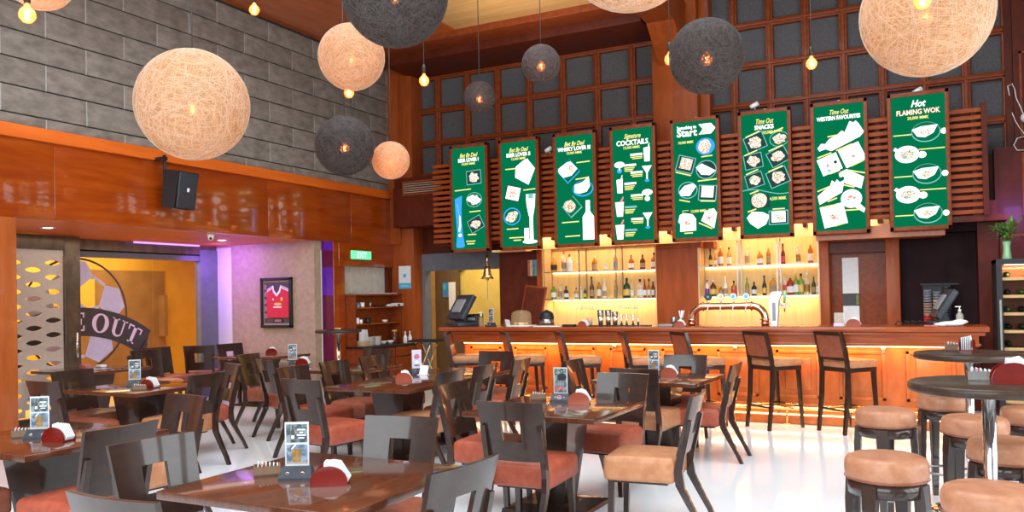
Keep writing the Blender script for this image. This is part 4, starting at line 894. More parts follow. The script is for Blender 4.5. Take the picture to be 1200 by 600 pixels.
for i,(px,z_,nm,m_,r_,h_,lab) in enumerate(((419,1.412,'mug','pic_blue',.032,.075,'blue patterned cup at the left end of the top cabinet shelf'),(424,1.412,'mug','porcelain',.035,.08,'white cup stack, second on the top cabinet shelf'),(433,1.412,'glass_jar','steel_dark',.026,.09,'small steel shaker standing mid left on the top cabinet shelf'),(418,1.142,'mug','porcelain',.03,.10,'tall white cup at the left end of the middle cabinet shelf'),(422,1.142,'mug','porcelain',.027,.07,'shorter white cup, second on the middle cabinet shelf'),(430,1.142,'glass_jar','black_plastic',.05,.09,'dark glass pot on the middle cabinet shelf'))):
    put(nm,mb(m_).lathe([(0,0),(r_*.85,0),(r_,h_*.3),(r_,h_),(r_*.88,h_),(r_*.8,.008),(0,.008)],n=16),-8.2,sy(px),z_,lab,'cup' if nm=='mug' else 'jar')
put('black_tray',mb('black_plastic').box(-.07,.07,-.1,.1,0,.03,bev=.006),-8.2,sy(444),1.412,'low black tray on the top cabinet shelf','tray')
for k,px in enumerate((455,461,465)): put('folded_napkins',mb('paper').box(-.07,.07,-.09,.09,0,.03+.012*k,bev=.005),-8.2,sy(px),1.412,['leftmost','middle','rightmost'][k]+' white folded napkin pile on the top cabinet shelf','napkins','folded napkin piles on the cabinet')
put('paper_sheets',mb('paper').box(-.09,.09,-.55,.55,0,.012,bev=.002).use('leaf_dark').box(-.09,.09,-.56,-.25,.012,.02),-8.28,(y0+y1)/2,1.63,'pale papers lying along the top of the service cabinet','papers')
# ================================================================== FRAMED JERSEY
q0=at(306,326,Y=9.86); q1=at(343,384,Y=9.86)
t=thing('framed_jersey','red football jersey in a black frame on the beige wall','framed jersey',((q0.x+q1.x)/2,9.86,(q0.z+q1.z)/2))
W,Hh=(q1.x-q0.x),(q0.z-q1.z)
w,h=W/2,Hh/2
b=mb('black_plastic').box(-w,w,-.03,.02,h-.045,h,bev=.006).box(-w,w,-.03,.02,-h,-h+.045,bev=.006).box(-w,-w+.04,-.03,.02,-h,h,bev=.006).box(w-.045,w,-.03,.02,-h,h,bev=.006); b.build('frame',t)
T=lambda d: Matrix.Translation((0,d,0))
b=mb('wallpaper').box(-w+.04,w-.04,.0,.018,-h+.04,h-.04).use('sign_dark').box(-w+.06,w-.06,-.002,0,-h+.07,h-.07).build('backing',t)
def u(x,z): return ((x-.5)*W,(.5-z)*Hh)
jb=mb('jersey_red').poly([u(*p) for p in ((.20,.28),(.38,.18),(.44,.30),(.52,.36),(.60,.30),(.66,.18),(.90,.27),(.90,.80),(.20,.80))],T(-.012),.008)
jb.use('paper')
for k in range(3):
    jb.poly([u(.20,.235+.022*k),u(.40,.155+.022*k),u(.40,.168+.022*k),u(.20,.248+.022*k)],T(-.0135)); jb.poly([u(.66,.155+.022*k),u(.90,.225+.022*k),u(.90,.238+.022*k),u(.66,.168+.022*k)],T(-.0135))
jb.poly([u(*p) for p in ((.38,.16),(.42,.16),(.44,.25),(.52,.32),(.60,.25),(.64,.16),(.68,.16),(.64,.29),(.52,.38),(.40,.29))],T(-.0145))
jb.use('gold').poly(ell(*u(.68,.43),.05,.065),T(-.014)); jb.use('paper').poly([u(.37,.45),u(.40,.41),u(.43,.45)],T(-.014))
jb.use('gold').poly([u(.42,.52),u(.50,.50),u(.66,.51),u(.68,.545),u(.58,.56),u(.46,.555)],T(-.014)).use('paper').poly(quad(*u(.54,.59),.17,.022),T(-.014))
jb.nofix=1; jb.build('jersey',t)
b=MB()
for k in range(5): b.use('photo_pink').box(u(.105,0)[0],u(.185,0)[0],-.008,-.002,u(0,.235+.145*k)[1],u(0,.135+.145*k)[1])
b.build('small_photos',t)
mb('black_plastic').box(u(.40,0)[0],u(.70,0)[0],-.010,-.002,u(0,.90)[1],u(0,.82)[1]).use('photo_pink').box(u(.44,0)[0],u(.66,0)[0],-.012,-.010,u(0,.885)[1],u(0,.835)[1]).build('name_plate',t)
# ================================================================== SOCCER BALL SIGN on the glass
yc,zc=7.37,1.41; TS=Matrix.Translation((-10.515,yc,zc))@Matrix.Rotation(PI/2,4,'Z')
t=thing('ball_sign','large round football sign with a dark ribbon reading OUT on the glass','sign',(-10.515,yc,zc),PI/2)
Rb=.77
def ringp(b,r0,r1,T,a0=0,a1=2*PI,n=48):
    for i in range(n):
        t0=a0+(a1-a0)*i/n; t1=a0+(a1-a0)*(i+1)/n
        b.poly([(r0*math.cos(t0),r0*math.sin(t0)),(r1*math.cos(t0),r1*math.sin(t0)),(r1*math.cos(t1),r1*math.sin(t1)),(r0*math.cos(t1),r0*math.sin(t1))],T)
b=mb('sign_dark'); ringp(b,Rb-.0,Rb+.03,T(0)); b.nofix=1; b.build('outline',t)
b=mb('lilac')
def seg(p,q,w_,T_):
    p,q=Vector(p),Vector(q); d=(q-p).normalized(); n_=Vector((-d.y,d.x))*w_/2
    b.poly([tuple(p+n_),tuple(q+n_),tuple(q-n_),tuple(p-n_)],T_)
def pent(cx,cz,r_,a): return [(cx+r_*math.cos(a+2*PI*k/5),cz+r_*math.sin(a+2*PI*k/5)) for k in range(5)]
b.bm.free()
def clipc(p): 
    r_=math.hypot(*p); k=min(1,(Rb-.01)/r_); return (p[0]*k,p[1]*k)
for k in range(6):
    ca=PI/2+2*PI*k/5
    if k==5: pp=pent(0,0,.20,PI/2)
    else: 
        c_=(.72*Rb*math.cos(ca)*1.12,.72*Rb*math.sin(ca)*1.12); pp=[clipc(q) for q in pent(c_[0],c_[1],.27,ca+PI)]
    pb=mb('lilac').poly(pp,T(-.003)); pb.nofix=1; pb.build('patch',t)
sb=mb('lilac')
def seg2(bb,p,q,w_,T_):
    p,q=Vector(p),Vector(q); d=(q-p).normalized(); n_=Vector((-d.y,d.x))*w_/2
    bb.poly([tuple(p+n_),tuple(q+n_),tuple(q-n_),tuple(p-n_)],T_)
for k in range(5):
    ca=PI/2+2*PI*k/5; cb=ca+2*PI/5
    def ov(c,j): 
        cx,cz=.806*Rb*math.cos(c),.806*Rb*math.sin(c); a=c+PI+2*PI*j/5; return clipc((cx+.27*math.cos(a),cz+.27*math.sin(a)))
    seg2(sb,(.19*math.cos(ca),.19*math.sin(ca)),ov(ca,0),.045,T(-.004))
    seg2(sb,ov(ca,-1),ov(cb,1),.045,T(-.004))
    m_=(ca+cb)/2; A=ov(ca,-1); B=ov(cb,1); md=((A[0]+B[0])/2,(A[1]+B[1])/2)
sb.nofix=1; sb.build('seams',t)
# ribbon
b=mb('sign_dark')
def rib(s_,v): # s_ along (m from centre), v offset; arched band
    a=s_/1.9; rr=1.9+v; return (rr*math.sin(a)*1.0,-1.9-.10+rr*math.cos(a))
n=24
for i in range(n):
    s0=-1.16+2.32*i/n; s1=-1.16+2.32*(i+1)/n
    b.poly([rib(s0,-.20),rib(s1,-.20),rib(s1,.20),rib(s0,.20)],T(-.008))
b.poly([rib(1.14,-.20),rib(.98,-.34),rib(1.30,-.5),rib(1.30,-.26),rib(1.24,-.02),rib(1.15,.1)],T(-.006)).poly([rib(-1.14,-.20),rib(-.98,-.34),rib(-1.3,-.5),rib(-1.24,-.02)],T(-.006))
b.use('bronze_frame').poly([rib(1.16,-.20),rib(1.13,-.21),rib(1.19,.05),rib(1.17,.12)],T(-.0085))
b.nofix=1; b.build('ribbon',t)
# serif lettering built from strokes
b=mb('sign_pink')
def glyph(ch,s0,hgt,wd):
    q=lambda x,z: rib(s0+x*wd,(z-.5)*hgt); TT=T(-.0105)
    def rect(x0,x1,z0,z1):
        k=4; 
        for i in range(k):
            xa=x0+(x1-x0)*i/k; xb=x0+(x1-x0)*(i+1)/k; b.poly([q(xa,z0),q(xb,z0),q(xb,z1),q(xa,z1)],TT)
    if ch=='E':
        rect(.14,.38,0,1); rect(0,.95,0,.09); rect(0,.9,.91,1); rect(.38,.66,.46,.54); rect(.66,.74,.34,.66); rect(.84,.95,.09,.3); rect(.80,.9,.72,.91)
    if ch=='T':
        rect(.38,.62,0,1); rect(.22,.78,0,.08); rect(0,1,.91,1); rect(0,.1,.68,.91); rect(.9,1,.68,.91)
    if ch=='U':
        rect(.12,.34,.3,1); rect(0,.46,.93,1); rect(.74,.84,.3,1); rect(.62,1,.93,1)
        for i in range(10):
            t0=PI+PI*i/10; t1=PI+PI*(i+1)/10
            b.poly([q(.48+.36*math.cos(t0),.3+.31*math.sin(t0)),q(.48+.36*math.cos(t1),.3+.31*math.sin(t1)),q(.54+.20*math.cos(t1),.3+.20*math.sin(t1)),q(.54+.20*math.cos(t0),.3+.20*math.sin(t0))],TT)
    if ch=='O':
        for i in range(20):
            t0=2*PI*i/20; t1=2*PI*(i+1)/20
            b.poly([q(.5+.5*math.cos(t0),.5+.52*math.sin(t0)),q(.5+.5*math.cos(t1),.5+.52*math.sin(t1)),q(.5+.25*math.cos(t1),.5+.44*math.sin(t1)),q(.5+.25*math.cos(t0),.5+.44*math.sin(t0))],TT)
b.bm.free()
for g_ in (('E',-.10,.26,.22),('O',.22,.27,.27),('U',.53,.26,.25),('T',.81,.26,.23)):
    b=mb('sign_pink'); glyph(*g_); b.nofix=1; b.build('letter',t)
# ================================================================== PENDANTS
random.seed(3)
def shade_meshes(kind):
    shell=mb({'cream':'weave_cream','dark':'weave_dark','smoke':'weave_smoke'}[kind]).sphere((0,0,0),1,48).mesh('shell')
    b=mb('thread_cream' if kind=='cream' else 'thread_dark'); n=150 if kind=='cream' else 170
    for k in range(n):
        ax=Vector((random.gauss(0,1),random.gauss(0,1),random.gauss(0,1))).normalized(); a=ax.orthogonal().normalized(); c=ax.cross(a)
        h=random.uniform(-.45,.45); rr=math.sqrt(1-h*h)*random.uniform(1.0,1.006)
        b.tube([ax*h+(a*math.cos(t)+c*math.sin(t))*rr for t in [2*PI*i/40 for i in range(40)]],.0017,3,closed=True)
    return shell,b.mesh('threads')
SH={k:shade_meshes(k) for k in ('cream','dark','smoke')}
def bulb_parts(t,z,parent=None,s=1):
    """globe bulb whose centre is at z"""
    g=mb('bulb_glass').lathe([(0,-.047),(.025,-.040),(.042,-.018),(.047,.003),(.040,.028),(.022,.046),(.014,.062),(.013,.075)],(0,0,z),n=18).build('bulb_glass',t)
    mb('filament').tube([(.012*math.cos(a*2.2),.012*math.sin(a*2.2),z-.022+.05*a/6.5) for a in [i*.33 for i in range(20)]],.005,6).cyl((0,0,z-.03),(0,0,z+.03),.006).build('filament',g)
    mb('socket').lathe([(0,.070),(.017,.070),(.019,.10),(.018,.135),(.009,.15),(0,.15)],(0,0,z),n=14).build('socket',t)
def pendant(px,py,rpx,Rr,kind,lab,tilt=0):
    wd=Rr*F/rpx; p=Vector((0,0,H))+(fw+rt*((px-600)/F)+up*((300+SY-py)/F))*wd
    t=thing('ball_pendant',lab,'pendant lamp',p,0,'woven ball pendant lamps')
    for n_,me in (('shade',SH[kind][0]),('thread_weave',SH[kind][1])):
        o=D.objects.new(n_,me); COL.objects.link(o); o.parent=t; o.scale=(Rr,)*3; o.rotation_euler=(random.uniform(0,3),random.uniform(0,3),random.uniform(0,3))
    bulb_parts(t,-.03)
    pl=D.lights.new('bulb_light','POINT'); pl.energy={'cream':5,'dark':3,'smoke':2}[kind]*(Rr/.4); pl.color=(1,.60,.28); pl.shadow_soft_size=.04; po=D.objects.new('bulb_light',pl); COL.objects.link(po); po.parent=t; po.location=(0,0,-.03)
    top=(ZC if p.x<-3.4 or p.x>0 else ZC)-p.z+.0
    top=max(top,Rr+.6)
    mb('cord').cyl((0,0,.12),(0,0,top),.005,n=6).build('cord',t)
    mb('socket').lathe([(0,Rr+.006),(.03,Rr),(.03,Rr-.004),(0,Rr-.004)]).build('cap_ring',t)
    return t
for a in ((226,123,64,.4,'cream','large cream woven ball pendant against the grey block wall'),
    (463,-8,62,.4,'dark','large dark woven ball pendant at the top, overlapping a cream one'),
    (412,67,38.5,.3,'cream','cream woven ball pendant hanging partly behind the large dark one'),
    (404,171,34.5,.3,'dark','dark woven ball pendant low in front of the left wall'),
    (458,188,22,.2,'cream','smallest cream ball pendant, at the room corner'),
    (562,114,18.5,.2,'smoke','smallest smoky ball pendant, before the left lattice'),
    (634,75,22.5,.2,'smoke','smoky ball pendant right of the smallest smoky one, before the lattice'),
    (738,-70,81,.4,'cream','cream ball pendant cut by the top edge, left of the wood column'),
    (828,66,43.5,.3,'dark','dark grey ball pendant beside the wood column'),
    (1085,16,72,.4,'cream','large cream ball pendant at the upper right'),
    (47,-27,38,.2,'cream','cream ball pendant barely showing at the top left')): pendant(*a)
for px,py,rpx,lab in ((32,18,9.5,'bare globe bulb hanging at the top left against the block wall'),(298,12,6,'bare globe bulb hanging before the wood ceiling edge at upper left'),(409,109,6,'bare globe bulb just below the mid-sized cream ball'),(497,95,6,'bare globe bulb hanging before the left end of the lattice'),(785,70,6.5,'bare globe bulb hanging before the wood column'),(951,75,6.5,'bare globe bulb hanging before the right lattice'),(1081,1,10.2,'bare globe bulb at the top of the large right cream ball')):
    wd=.047*F/rpx; p=Vector((0,0,H))+(fw+rt*((px-600)/F)+up*((300+SY-py)/F))*wd
    t=thing('bare_bulb_pendant',lab,'pendant bulb',p,0,'bare bulb pendants'); bulb_parts(t,0); mb('cord').cyl((0,0,.14),(0,0,max(ZC-p.z,.8)),.004,n=6).build('cord',t)
# ================================================================== DINING FURNITURE
def make_chair(leather):
    t=thing('dining_chair','x','chair',(0,0,0)); es='espresso'
    # seat : puffy block
    b2=bmesh.new(); bmesh.ops.create_cube(b2,size=1)
    for v in b2.verts: v.co=Vector((v.co.x*.47*(1 if v.co.y>0 else .93),v.co.y*.47,v.co.z*.165+.40))
    bmesh.ops.bevel(b2,geom=b2.edges[:],offset=.035,segments=4,affect='EDGES',profile=.5)
    bmesh.ops.subdivide_edges(b2,edges=[e for e in b2.edges if e.calc_length()>.2],cuts=5,use_grid_fill=True)
    for v in b2.verts:
        x,y=v.co.x/.235,v.co.y/.235
        if v.co.z>.43: v.co.z+=.016*(1-min(1,x*x))*(1-min(1,y*y))
        k=1-((v.co.z-.40)/.085)**2
        v.co.x*=1+.025*max(0,k); v.co.y*=1+.02*max(0,k)
    b=mb(leather); b._merge(b2,None,True); st=b.build('seat',t)
    mb(es).box(-.18,.18,-.18,.18,.302,.33).build('seat_frame',t)
    # backrest panel with window, curved in plan and raked
    b=mb(es); nx=12; z0,z1=.50,.885
    xsn=[-.235,-.19,-.14,-.10,-.072,-.04,0,.04,.072,.10,.14,.19,.235]; zsn=[z0,.56,.625,.625+.07,.765,.82,z1]
    def P(x,z,s): 
        f=(z-z0)/(z1-z0); y=-.255-.10*f-.026*(1-(x/.235)**2)
        y-=.012*0; wx=.90+.10*f
        return Vector((x*wx*.98,y+(s*.012),z+.006*0))
    grid={}
    for s in (-1,1):
        for i,x in enumerate(xsn):
            for j,z in enumerate(zsn): grid[s,i,j]=b.bm.verts.new(P(x,z,s))
    hole=lambda i,j: 4<=i<8 and 2<=j<4
    for i in range(len(xsn)-1):
        for j in range(len(zsn)-1):
            if hole(i,j): continue
            b._f([grid[-1,i,j],grid[-1,i+1,j],grid[-1,i+1,j+1],grid[-1,i,j+1]],True); b._f([grid[1,i,j],grid[1,i,j+1],grid[1,i+1,j+1],grid[1,i+1,j]],True)
            for (di,dj,a_,c_) in ((-1,0,(i,j),(i,j+1)),(1,0,(i+1,j),(i+1,j+1)),(0,-1,(i,j),(i+1,j)),(0,1,(i,j+1),(i+1,j+1))):
                ii,jj=i+di,j+dj
                if ii<0 or jj<0 or ii>=len(xsn)-1 or jj>=len(zsn)-1 or hole(ii,jj):
                    b._f([b.bm.verts.new(grid[q_].co) for q_ in ((-1,a_[0],a_[1]),(1,a_[0],a_[1]),(1,c_[0],c_[1]),(-1,c_[0],c_[1]))])
    b.nofix=1; b.build('backrest',t)
    for sx in (-1,1):
        x=.205*sx
        mb(es).bar([((x*.98,.20,.0),(.016,0,0),(0,.016,0)),((x*.95,.185,.30),(.022,0,0),(0,.022,0)),((x*.95,.185,.325),(.022,0,0),(0,.022,0))]).build('leg',t)
        x=.195*sx
        prof=[(-.42,0,.016),(-.385,.08,.018),(-.32,.20,.022),(-.265,.31,.027),(-.255,.40,.027),(-.275,.50,.025),(-.300,.60,.023),(-.325,.70,.021),(-.335,.73,.016)]
        mb(es).bar([((x,y,z),(.017,0,0),(0,r_,.0)) for y,z,r_ in prof]).build('leg',t)
    return t
CH={'red':make_chair('leather_red'),'tan':make_chair('leather_tan'),'brown':make_chair('leather_brown')}
used=set()
FA={'N':0,'E':-90,'W':90,'S':180}
def chair(x,y,f,col,lab,da=0):
    a=R(FA[f]+da); fx,fy=-math.sin(a),math.cos(a)
    loc=(x+.30*fx,y+.30*fy,0)
    src=CH[col]
    if col in used: t=dup(src,loc,a,lab)
    else: t=src; used.add(col); t.location=loc; t.rotation_euler=(0,0,a); t['label']=lab
    t['group']='dark wood chairs with leather seats around the tables'; t['category']='chair'; return t
CHS=[(-3.34,2.76,'E','red','glossy pale-reflecting chair at the left edge of the front table',-6),
(-3.98,3.01,'W','red','dark wood chair back right of the leftmost table, seat facing left',0),
(-2.52,1.94,'N','red','nearest chair, only its top showing before the front table',0),
(-1.70,2.82,'W','red','chair at the right edge of the front table, cut by the bottom edge',-6),
(-2.62,3.74,'S','brown','black-backed chair behind the front table, facing the camera',5),
(-2.33,4.60,'N','red','grey-backed chair with red seat before the middle table, seen from behind',2),
(-1.39,5.33,'W','tan','tan-seated chair in profile on the right of the middle table',4),
(-3.21,5.40,'E','red','brown-backed chair tilted at the left of the middle table',2),
(-2.25,6.42,'S','red','chair facing the camera behind the middle table, red seat showing',-4),
(-2.30,6.98,'N','tan','tan-seated chair seen from behind before the table near the bar stools',-6),
(-2.26,8.50,'S','red','chair facing the camera behind the table near the bar stools',4),
(-1.60,7.64,'W','red','rightmost dining chair, in profile on white floor, red seat',0),
(-3.13,7.66,'E','red','brown-backed chair at the left of the table near the bar stools',0),
(-3.86,6.30,'W','tan','nearest chair on the right side of the long middle table',0),
(-3.86,6.95,'W','red','middle chair on the right side of the long middle table',0),
(-3.80,7.62,'W','red','farthest chair on the right side of the long middle table',4),
(-5.62,6.30,'E','red','nearest gold-reflecting chair on the left side of the long table',0),
(-5.65,6.98,'E','brown','middle gold-reflecting chair on the left side of the long table',0),
(-5.68,7.70,'E','red','farthest gold-reflecting chair on the left side of the long table',0),
(-4.67,5.34,'N','red','grey-backed chair with a red seat at the near end of the long table',-8),
(-4.61,8.62,'S','brown','dark chair at the far end of the long table',0),
(-7.68,5.36,'E','brown','gold-reflecting chair at the left of the table by the perforated door',0),
(-6.02,5.48,'W','tan','dark chair at the right of the table by the perforated door',5),
(-6.90,4.56,'N','brown','grey curved-back chair before the table by the perforated door',0),
(-6.62,6.36,'S','red','dark chair with its red seat behind the table by the perforated door',-25),
(-4.74,4.10,'S','tan','dark chair back with tan seat behind the leftmost front table',-8),
(-6.62,6.98,'N','red','chair with a red seat turned toward the table below the jersey',-22),
(-9.85,7.98,'E','tan','taupe-backed chair by the glass sign, tan seat',-10),
(-10.20,8.47,'E','brown','dark chair with purple edge light by the glass sign',0),
(-9.95,9.00,'N','brown','taupe-backed chair beside the amber glass pane',36),
(-9.75,9.45,'E','brown','dark chair behind the taupe one at the amber pane',-10),
(-7.55,7.65,'E','brown','brown chair left of the table below the jersey, mostly hidden',10),
(-6.45,8.75,'S','red','dark low-looking chair behind the table below the jersey',0),
(-5.05,2.42,'N','brown','leftmost chair, only its dark seat showing at the bottom left edge',0)]
for x,y,f,c,l,da in CHS: chair(x,y,f,c,l,da)
def make_table(w,d,ped=1):
    t=thing('dining_table','x','table')
    mb('table_top').box(-w/2,w/2,-d/2,d/2,.697,.733,bev=.003).build('tabletop',t)
    ys=[0] if ped==1 else [-d/4,d/4]
    for y in ys:
        mb('espresso').bar([((0,y,.03),(.105,0,0),(0,.105,0)),((0,y,.66),(.185,0,0),(0,.185,0)),((0,y,.697),(.185,0,0),(0,.185,0))]).build('pedestal',t)
        mb('espresso').bar([((0,y,.0),(.30,0,0),(0,.30,0)),((0,y,.028),(.295,0,0),(0,.295,0)),((0,y,.05),(.16,0,0),(0,.16,0))]).build('base_plate',t)
    return t
T1=make_table(1.02,.95); T2=make_table(.95,2.1,2)
def table(x,y,lab,rz=0,first=False):
    if first: t=T1; t.location=(x,y,0); t.rotation_euler=(0,0,rz); t['label']=lab
    else: t=dup(T1,(x,y,0),rz,lab)
    t['group']='square dark wood dining tables'; t['category']='table'; return t
table(-2.48,2.93,'front square dark wood table nearest the camera',0,True)
table(-2.42,5.46,'middle square dark table with the red and blue logo card stand',R(-2))
table(-2.30,7.68,'square dark table nearest the bar stools',R(-3))
table(-4.88,3.22,'leftmost square dark table, beside the orange wood pier',0)
table(-6.88,5.50,'square dark table in front of the perforated sliding door',0)
table(-6.20,7.80,'square dark table below the framed jersey, before the service cabinet',0)
table(-8.88,9.22,'square dark table nearest the framed jersey wall',0)
table(-9.42,6.80,'dark table right beside the glass below the football sign',0)
T2.location=(-4.55,7.05,0); T2['label']='long dark table with two pedestals in the centre left'; T2['category']='table'
TZ=.733
def on(px,py): return at(px,py,Z=TZ)
for (px,py,rz,k,lab) in ((348,561,-10,0,'largest menu card stand, on the front table'),(657,470,-12,1,'card stand with red, white and blue round logo on the middle table'),(766,441,-20,0,'card stand on the table nearest the bar stools'),(489,438,25,2,'pink and white card stand on the long centre-left table'),(158,452,0,0,'card stand on the table before the perforated door'),(46,514,-15,0,'card stand on the leftmost front table'),(343,427,0,0,'card stand on the table below the framed jersey')):
    q=on(px,py); cardstand(q.x,q.y,TZ,R(rz)+math.atan2(-q.x,q.y)*.9,lab,k,1.05 if k!=9 else 1)
for (px,py,rz,m_,lab) in ((387,568,-5,'red_acrylic','dark red napkin holder on the front table'),(679,473,-5,'rust_holder','rust napkin holder with a printed front on the middle table'),(784,441,-5,'rust_holder','rust napkin holder on the table nearest the bar stools'),(473,447,5,'rust_holder','red napkin holder on the long centre-left table'),(176,455,-40,'red_acrylic','napkin holder on the table before the perforated door'),(69,517,-40,'red_acrylic','dark red napkin holder on the leftmost front table'),(355,428,-15,'red_acrylic','napkin holder on the table below the framed jersey'),(None,0,10,'red_acrylic','small napkin holder on the table nearest the jersey wall')):
    q=on(px,py) if px else Vector((-8.92,9.45,TZ)); napkin(q.x,q.y,TZ,R(rz)+math.atan2(-q.x,q.y)*.9,lab,m_,1.05,'napkin holders on the dining tables')
for (px,py,rz,lab) in ((313,556,5,'brown sachet caddy on the front table left of its card stand'),(631,468,5,'sachet caddy with white packets on the middle table'),(163,457,10,'silvery sachet caddy on the table before the perforated door'),(27,512,0,'sachet caddy on the leftmost front table'),(333,428,0,'dark sachet caddy on the table below the framed jersey')):
    q=on(px,py); caddy(q.x,q.y,TZ,R(rz)+math.atan2(-q.x,q.y)*.9,lab,'caddy_brown',1.0)
t=tag(mb('paper').box(-.05,.05,-.004,.004,0,.10,Matrix.Rotation(R(-18),4,'X')).box(-.05,.05,-.04,.04,0,.004).build('paper_tent',loc=tuple(on(496,439))),'small white paper tent beside the pink card stand','paper tent')
q=on(107,420)
for k,(m_,lab) in enumerate((('pic_red','small red box on the table by the glass sign'),('porcelain','small white dish on the table by the glass sign'))):
    tag(mb(m_).box(-.06,.06,-.04,.04,0,.05-.02*k,bev=.006).build('table_box' if k==0 else 'small_dish',loc=(-9.55+.0,6.80+.22*k,TZ)),lab,'box' if k==0 else 'dish')
# ================================================================== BAR STOOLS
def make_barstool():
    t=thing('bar_stool','x','bar stool'); es='espresso'
    b=mb('leather_tan').box(-.21,.21,-.20,.22,.70,.785,bev=.03); b.build('seat',t)
    mb(es).box(-.195,.195,-.19,.20,.655,.705,bev=.004).build('seat_frame',t)
    f=mb(es)
    for sx in (-1,1): f.bar([((.185*sx,-.205,.70),(.018,0,0),(0,.02,0)),((.185*sx,-.235,.90),(.018,0,0),(0,.02,0)),((.18*sx,-.29,1.09),(.018,0,0),(0,.018,0))])
    f.bar([((-.18,-.288,1.075),(0,.018,0),(0,0,.02)),((.18,-.288,1.075),(0,.018,0),(0,0,.02))]).bar([((-.18,-.212,.80),(0,.014,0),(0,0,.015)),((.18,-.212,.80),(0,.014,0),(0,0,.015))])
    f.build('back_frame',t)
    mb('leather_brown').bar([((0,-.222,.815),(.168,0,0),(0,.016,0)),((0,-.245,.92),(.168,0,0),(0,.020,0)),((0,-.288,1.06),(.163,0,0),(0,.014,0))]).build('backrest',t)
    for sx in (-1,1):
        mb(es).bar([((.19*sx,.20,0),(.014,0,0),(0,.014,0)),((.18*sx,.165,.66),(.02,0,0),(0,.02,0))]).build('leg',t)
        mb(es).bar([((.185*sx,-.27,0),(.016,0,0),(0,.016,0)),((.185*sx,-.215,.40),(.019,0,0),(0,.021,0)),((.185*sx,-.20,.71),(.019,0,0),(0,.021,0))]).build('leg',t)
    s=mb('brass').cyl((-.185,.188,.25),(.185,.188,.25),.011).cyl((-.185,.188,.25),(-.185,-.235,.25),.011).cyl((.185,.188,.25),(.185,-.235,.25),.011).use('espresso').cyl((-.185,-.235,.25),(.185,-.235,.25),.012)
    s.build('footrest',t); return t
bs=make_barstool(); first=True
for (bx0,by0,bx1,by1,lab) in ((-5.67,9.203,-5.60,9.60,'leftmost bar stool, its back turned at the left end of the bar'),(-4.893,9.235,-4.66,9.50,'second bar stool from the left end of the bar'),(-4.127,9.267,-3.93,9.53,'third bar stool from the left, behind the middle table'),(-3.31,9.30,-3.14,9.58,'bar stool with a narrow visible back, fourth from the left'),(-2.666,9.327,-2.40,9.56,'bar stool just left of the rightmost dining chair'),(-1.83,9.55,-1.55,9.32,'bar stool below the white draft tower, seat to the right'),(-1.04,9.53,-.79,9.31,'rightmost bar stool, nearest the round stools')):
    cx,cy=(bx0+bx1)/2,(by0+by1)/2
    ang={-5.67:-68,-4.893:-52,-4.127:-56,-3.31:-62,-2.666:-48,-1.83:-40,-1.04:-40}[bx0]
    if bx0<-2: 
        cy-=.12
    a=R(ang); loc=(cx+.285*(-math.sin(a)),cy+.285*math.cos(a)-.04,0)
    if first: t=bs; t.location=loc; t.rotation_euler=(0,0,a); t['label']=lab; first=False
    else: t=dup(bs,loc,a,lab)
    t['group']='leather bar stools with backs along the bar'
# ================================================================== ROUND STOOLS AND HIGH TABLES
def make_round():
    t=thing('round_stool','x','stool'); n=32
    mb('leather_stool').lathe([(0,.665),(.165,.665),(.176,.672),(.180,.69),(.182,.715),(.180,.745),(.170,.765),(.150,.774),(.08,.778),(0,.779)],n=40).use('leather_brown').lathe([(.181,.672),(.1845,.6755),(.181,.679)],n=40).build('seat',t)
    b=mb('espresso').lathe([(0,.60),(.150,.60),(.168,.602),(.170,.665),(0,.665)],n=40).build('apron',t)
    for k in range(4):
        a=PI/4+k*PI/2+.1; c,s=math.cos(a),math.sin(a); u_=Vector((c,s,0)); v_=Vector((-s,c,0))
        mb('espresso').bar([(u_*.175,u_*.013,v_*.017),(u_*.168+Vector((0,0,.55)),u_*.020,v_*.030),(u_*.158+Vector((0,0,.66)),u_*.021,v_*.034)]).build('leg',t)
    mb('steel_dark').tube([(.165*math.cos(a),.165*math.sin(a),.22) for a in [2*PI*i/32 for i in range(32)]],.009,8,closed=True).build('foot_ring',t)
    return t
rs=make_round(); first=True
SZ=.779
for (px,py,wpx,lab) in ((1038,532,92,'front left round stool, whole seat in view near the bottom edge'),(1037,478,62.5,'round stool on its own between bar and round tables, left side'),(1107,461,54,'round stool behind the near round table, legs to the floor visible'),(1142,487,74.5,'round stool half hidden by the chrome pole of the near table'),(1163,569,98,'round stool at the bottom edge, nearest the camera on the right'),(1180,514,82,'round stool below the near round table top, right of the pole'),(1210,476,56,'round stool cut by the right edge of the view')):
    wd=.364*F/wpx; q=Vector((0,0,H))+(fw+rt*((px-600)/F)+up*((300+SY-py)/F))*wd
    # seat centre on its true height plane, averaged with the size estimate
    g=at(px,py,Z=SZ); x,y=g.x,g.y
    a=random.uniform(0,1.5)
    if first: t=rs; t.location=(x,y,0); t.rotation_euler=(0,0,.3); first=False; t['label']=lab
    else: t=dup(rs,(x,y,0),a,lab)
    t['group']='round tan leather stools at the high round tables'
def make_high():
    t=thing('high_table','x','table')
    mb('espresso_mid').lathe([(0,1.058),(.332,1.058),(.341,1.063),(.343,1.080),(.341,1.095),(.332,1.10),(0,1.10)],n=56).build('tabletop',t)
    mb('chrome').cyl((0,0,.02),(0,0,1.05),.029,n=28).build('pole',t)
    mb('steel_dark').lathe([(0,1.035),(.09,1.035),(.09,1.062),(0,1.062)]).box(-.22,.22,-.012,.012,1.045,1.062).box(-.012,.012,-.22,.22,1.045,1.062).build('spider',t)
    mb('chrome').lathe([(0,.03),(.04,.032),(.20,.022),(.285,.012),(.29,0),(0,0)],n=48).build('base_plate',t)
    return t
ht=make_high()
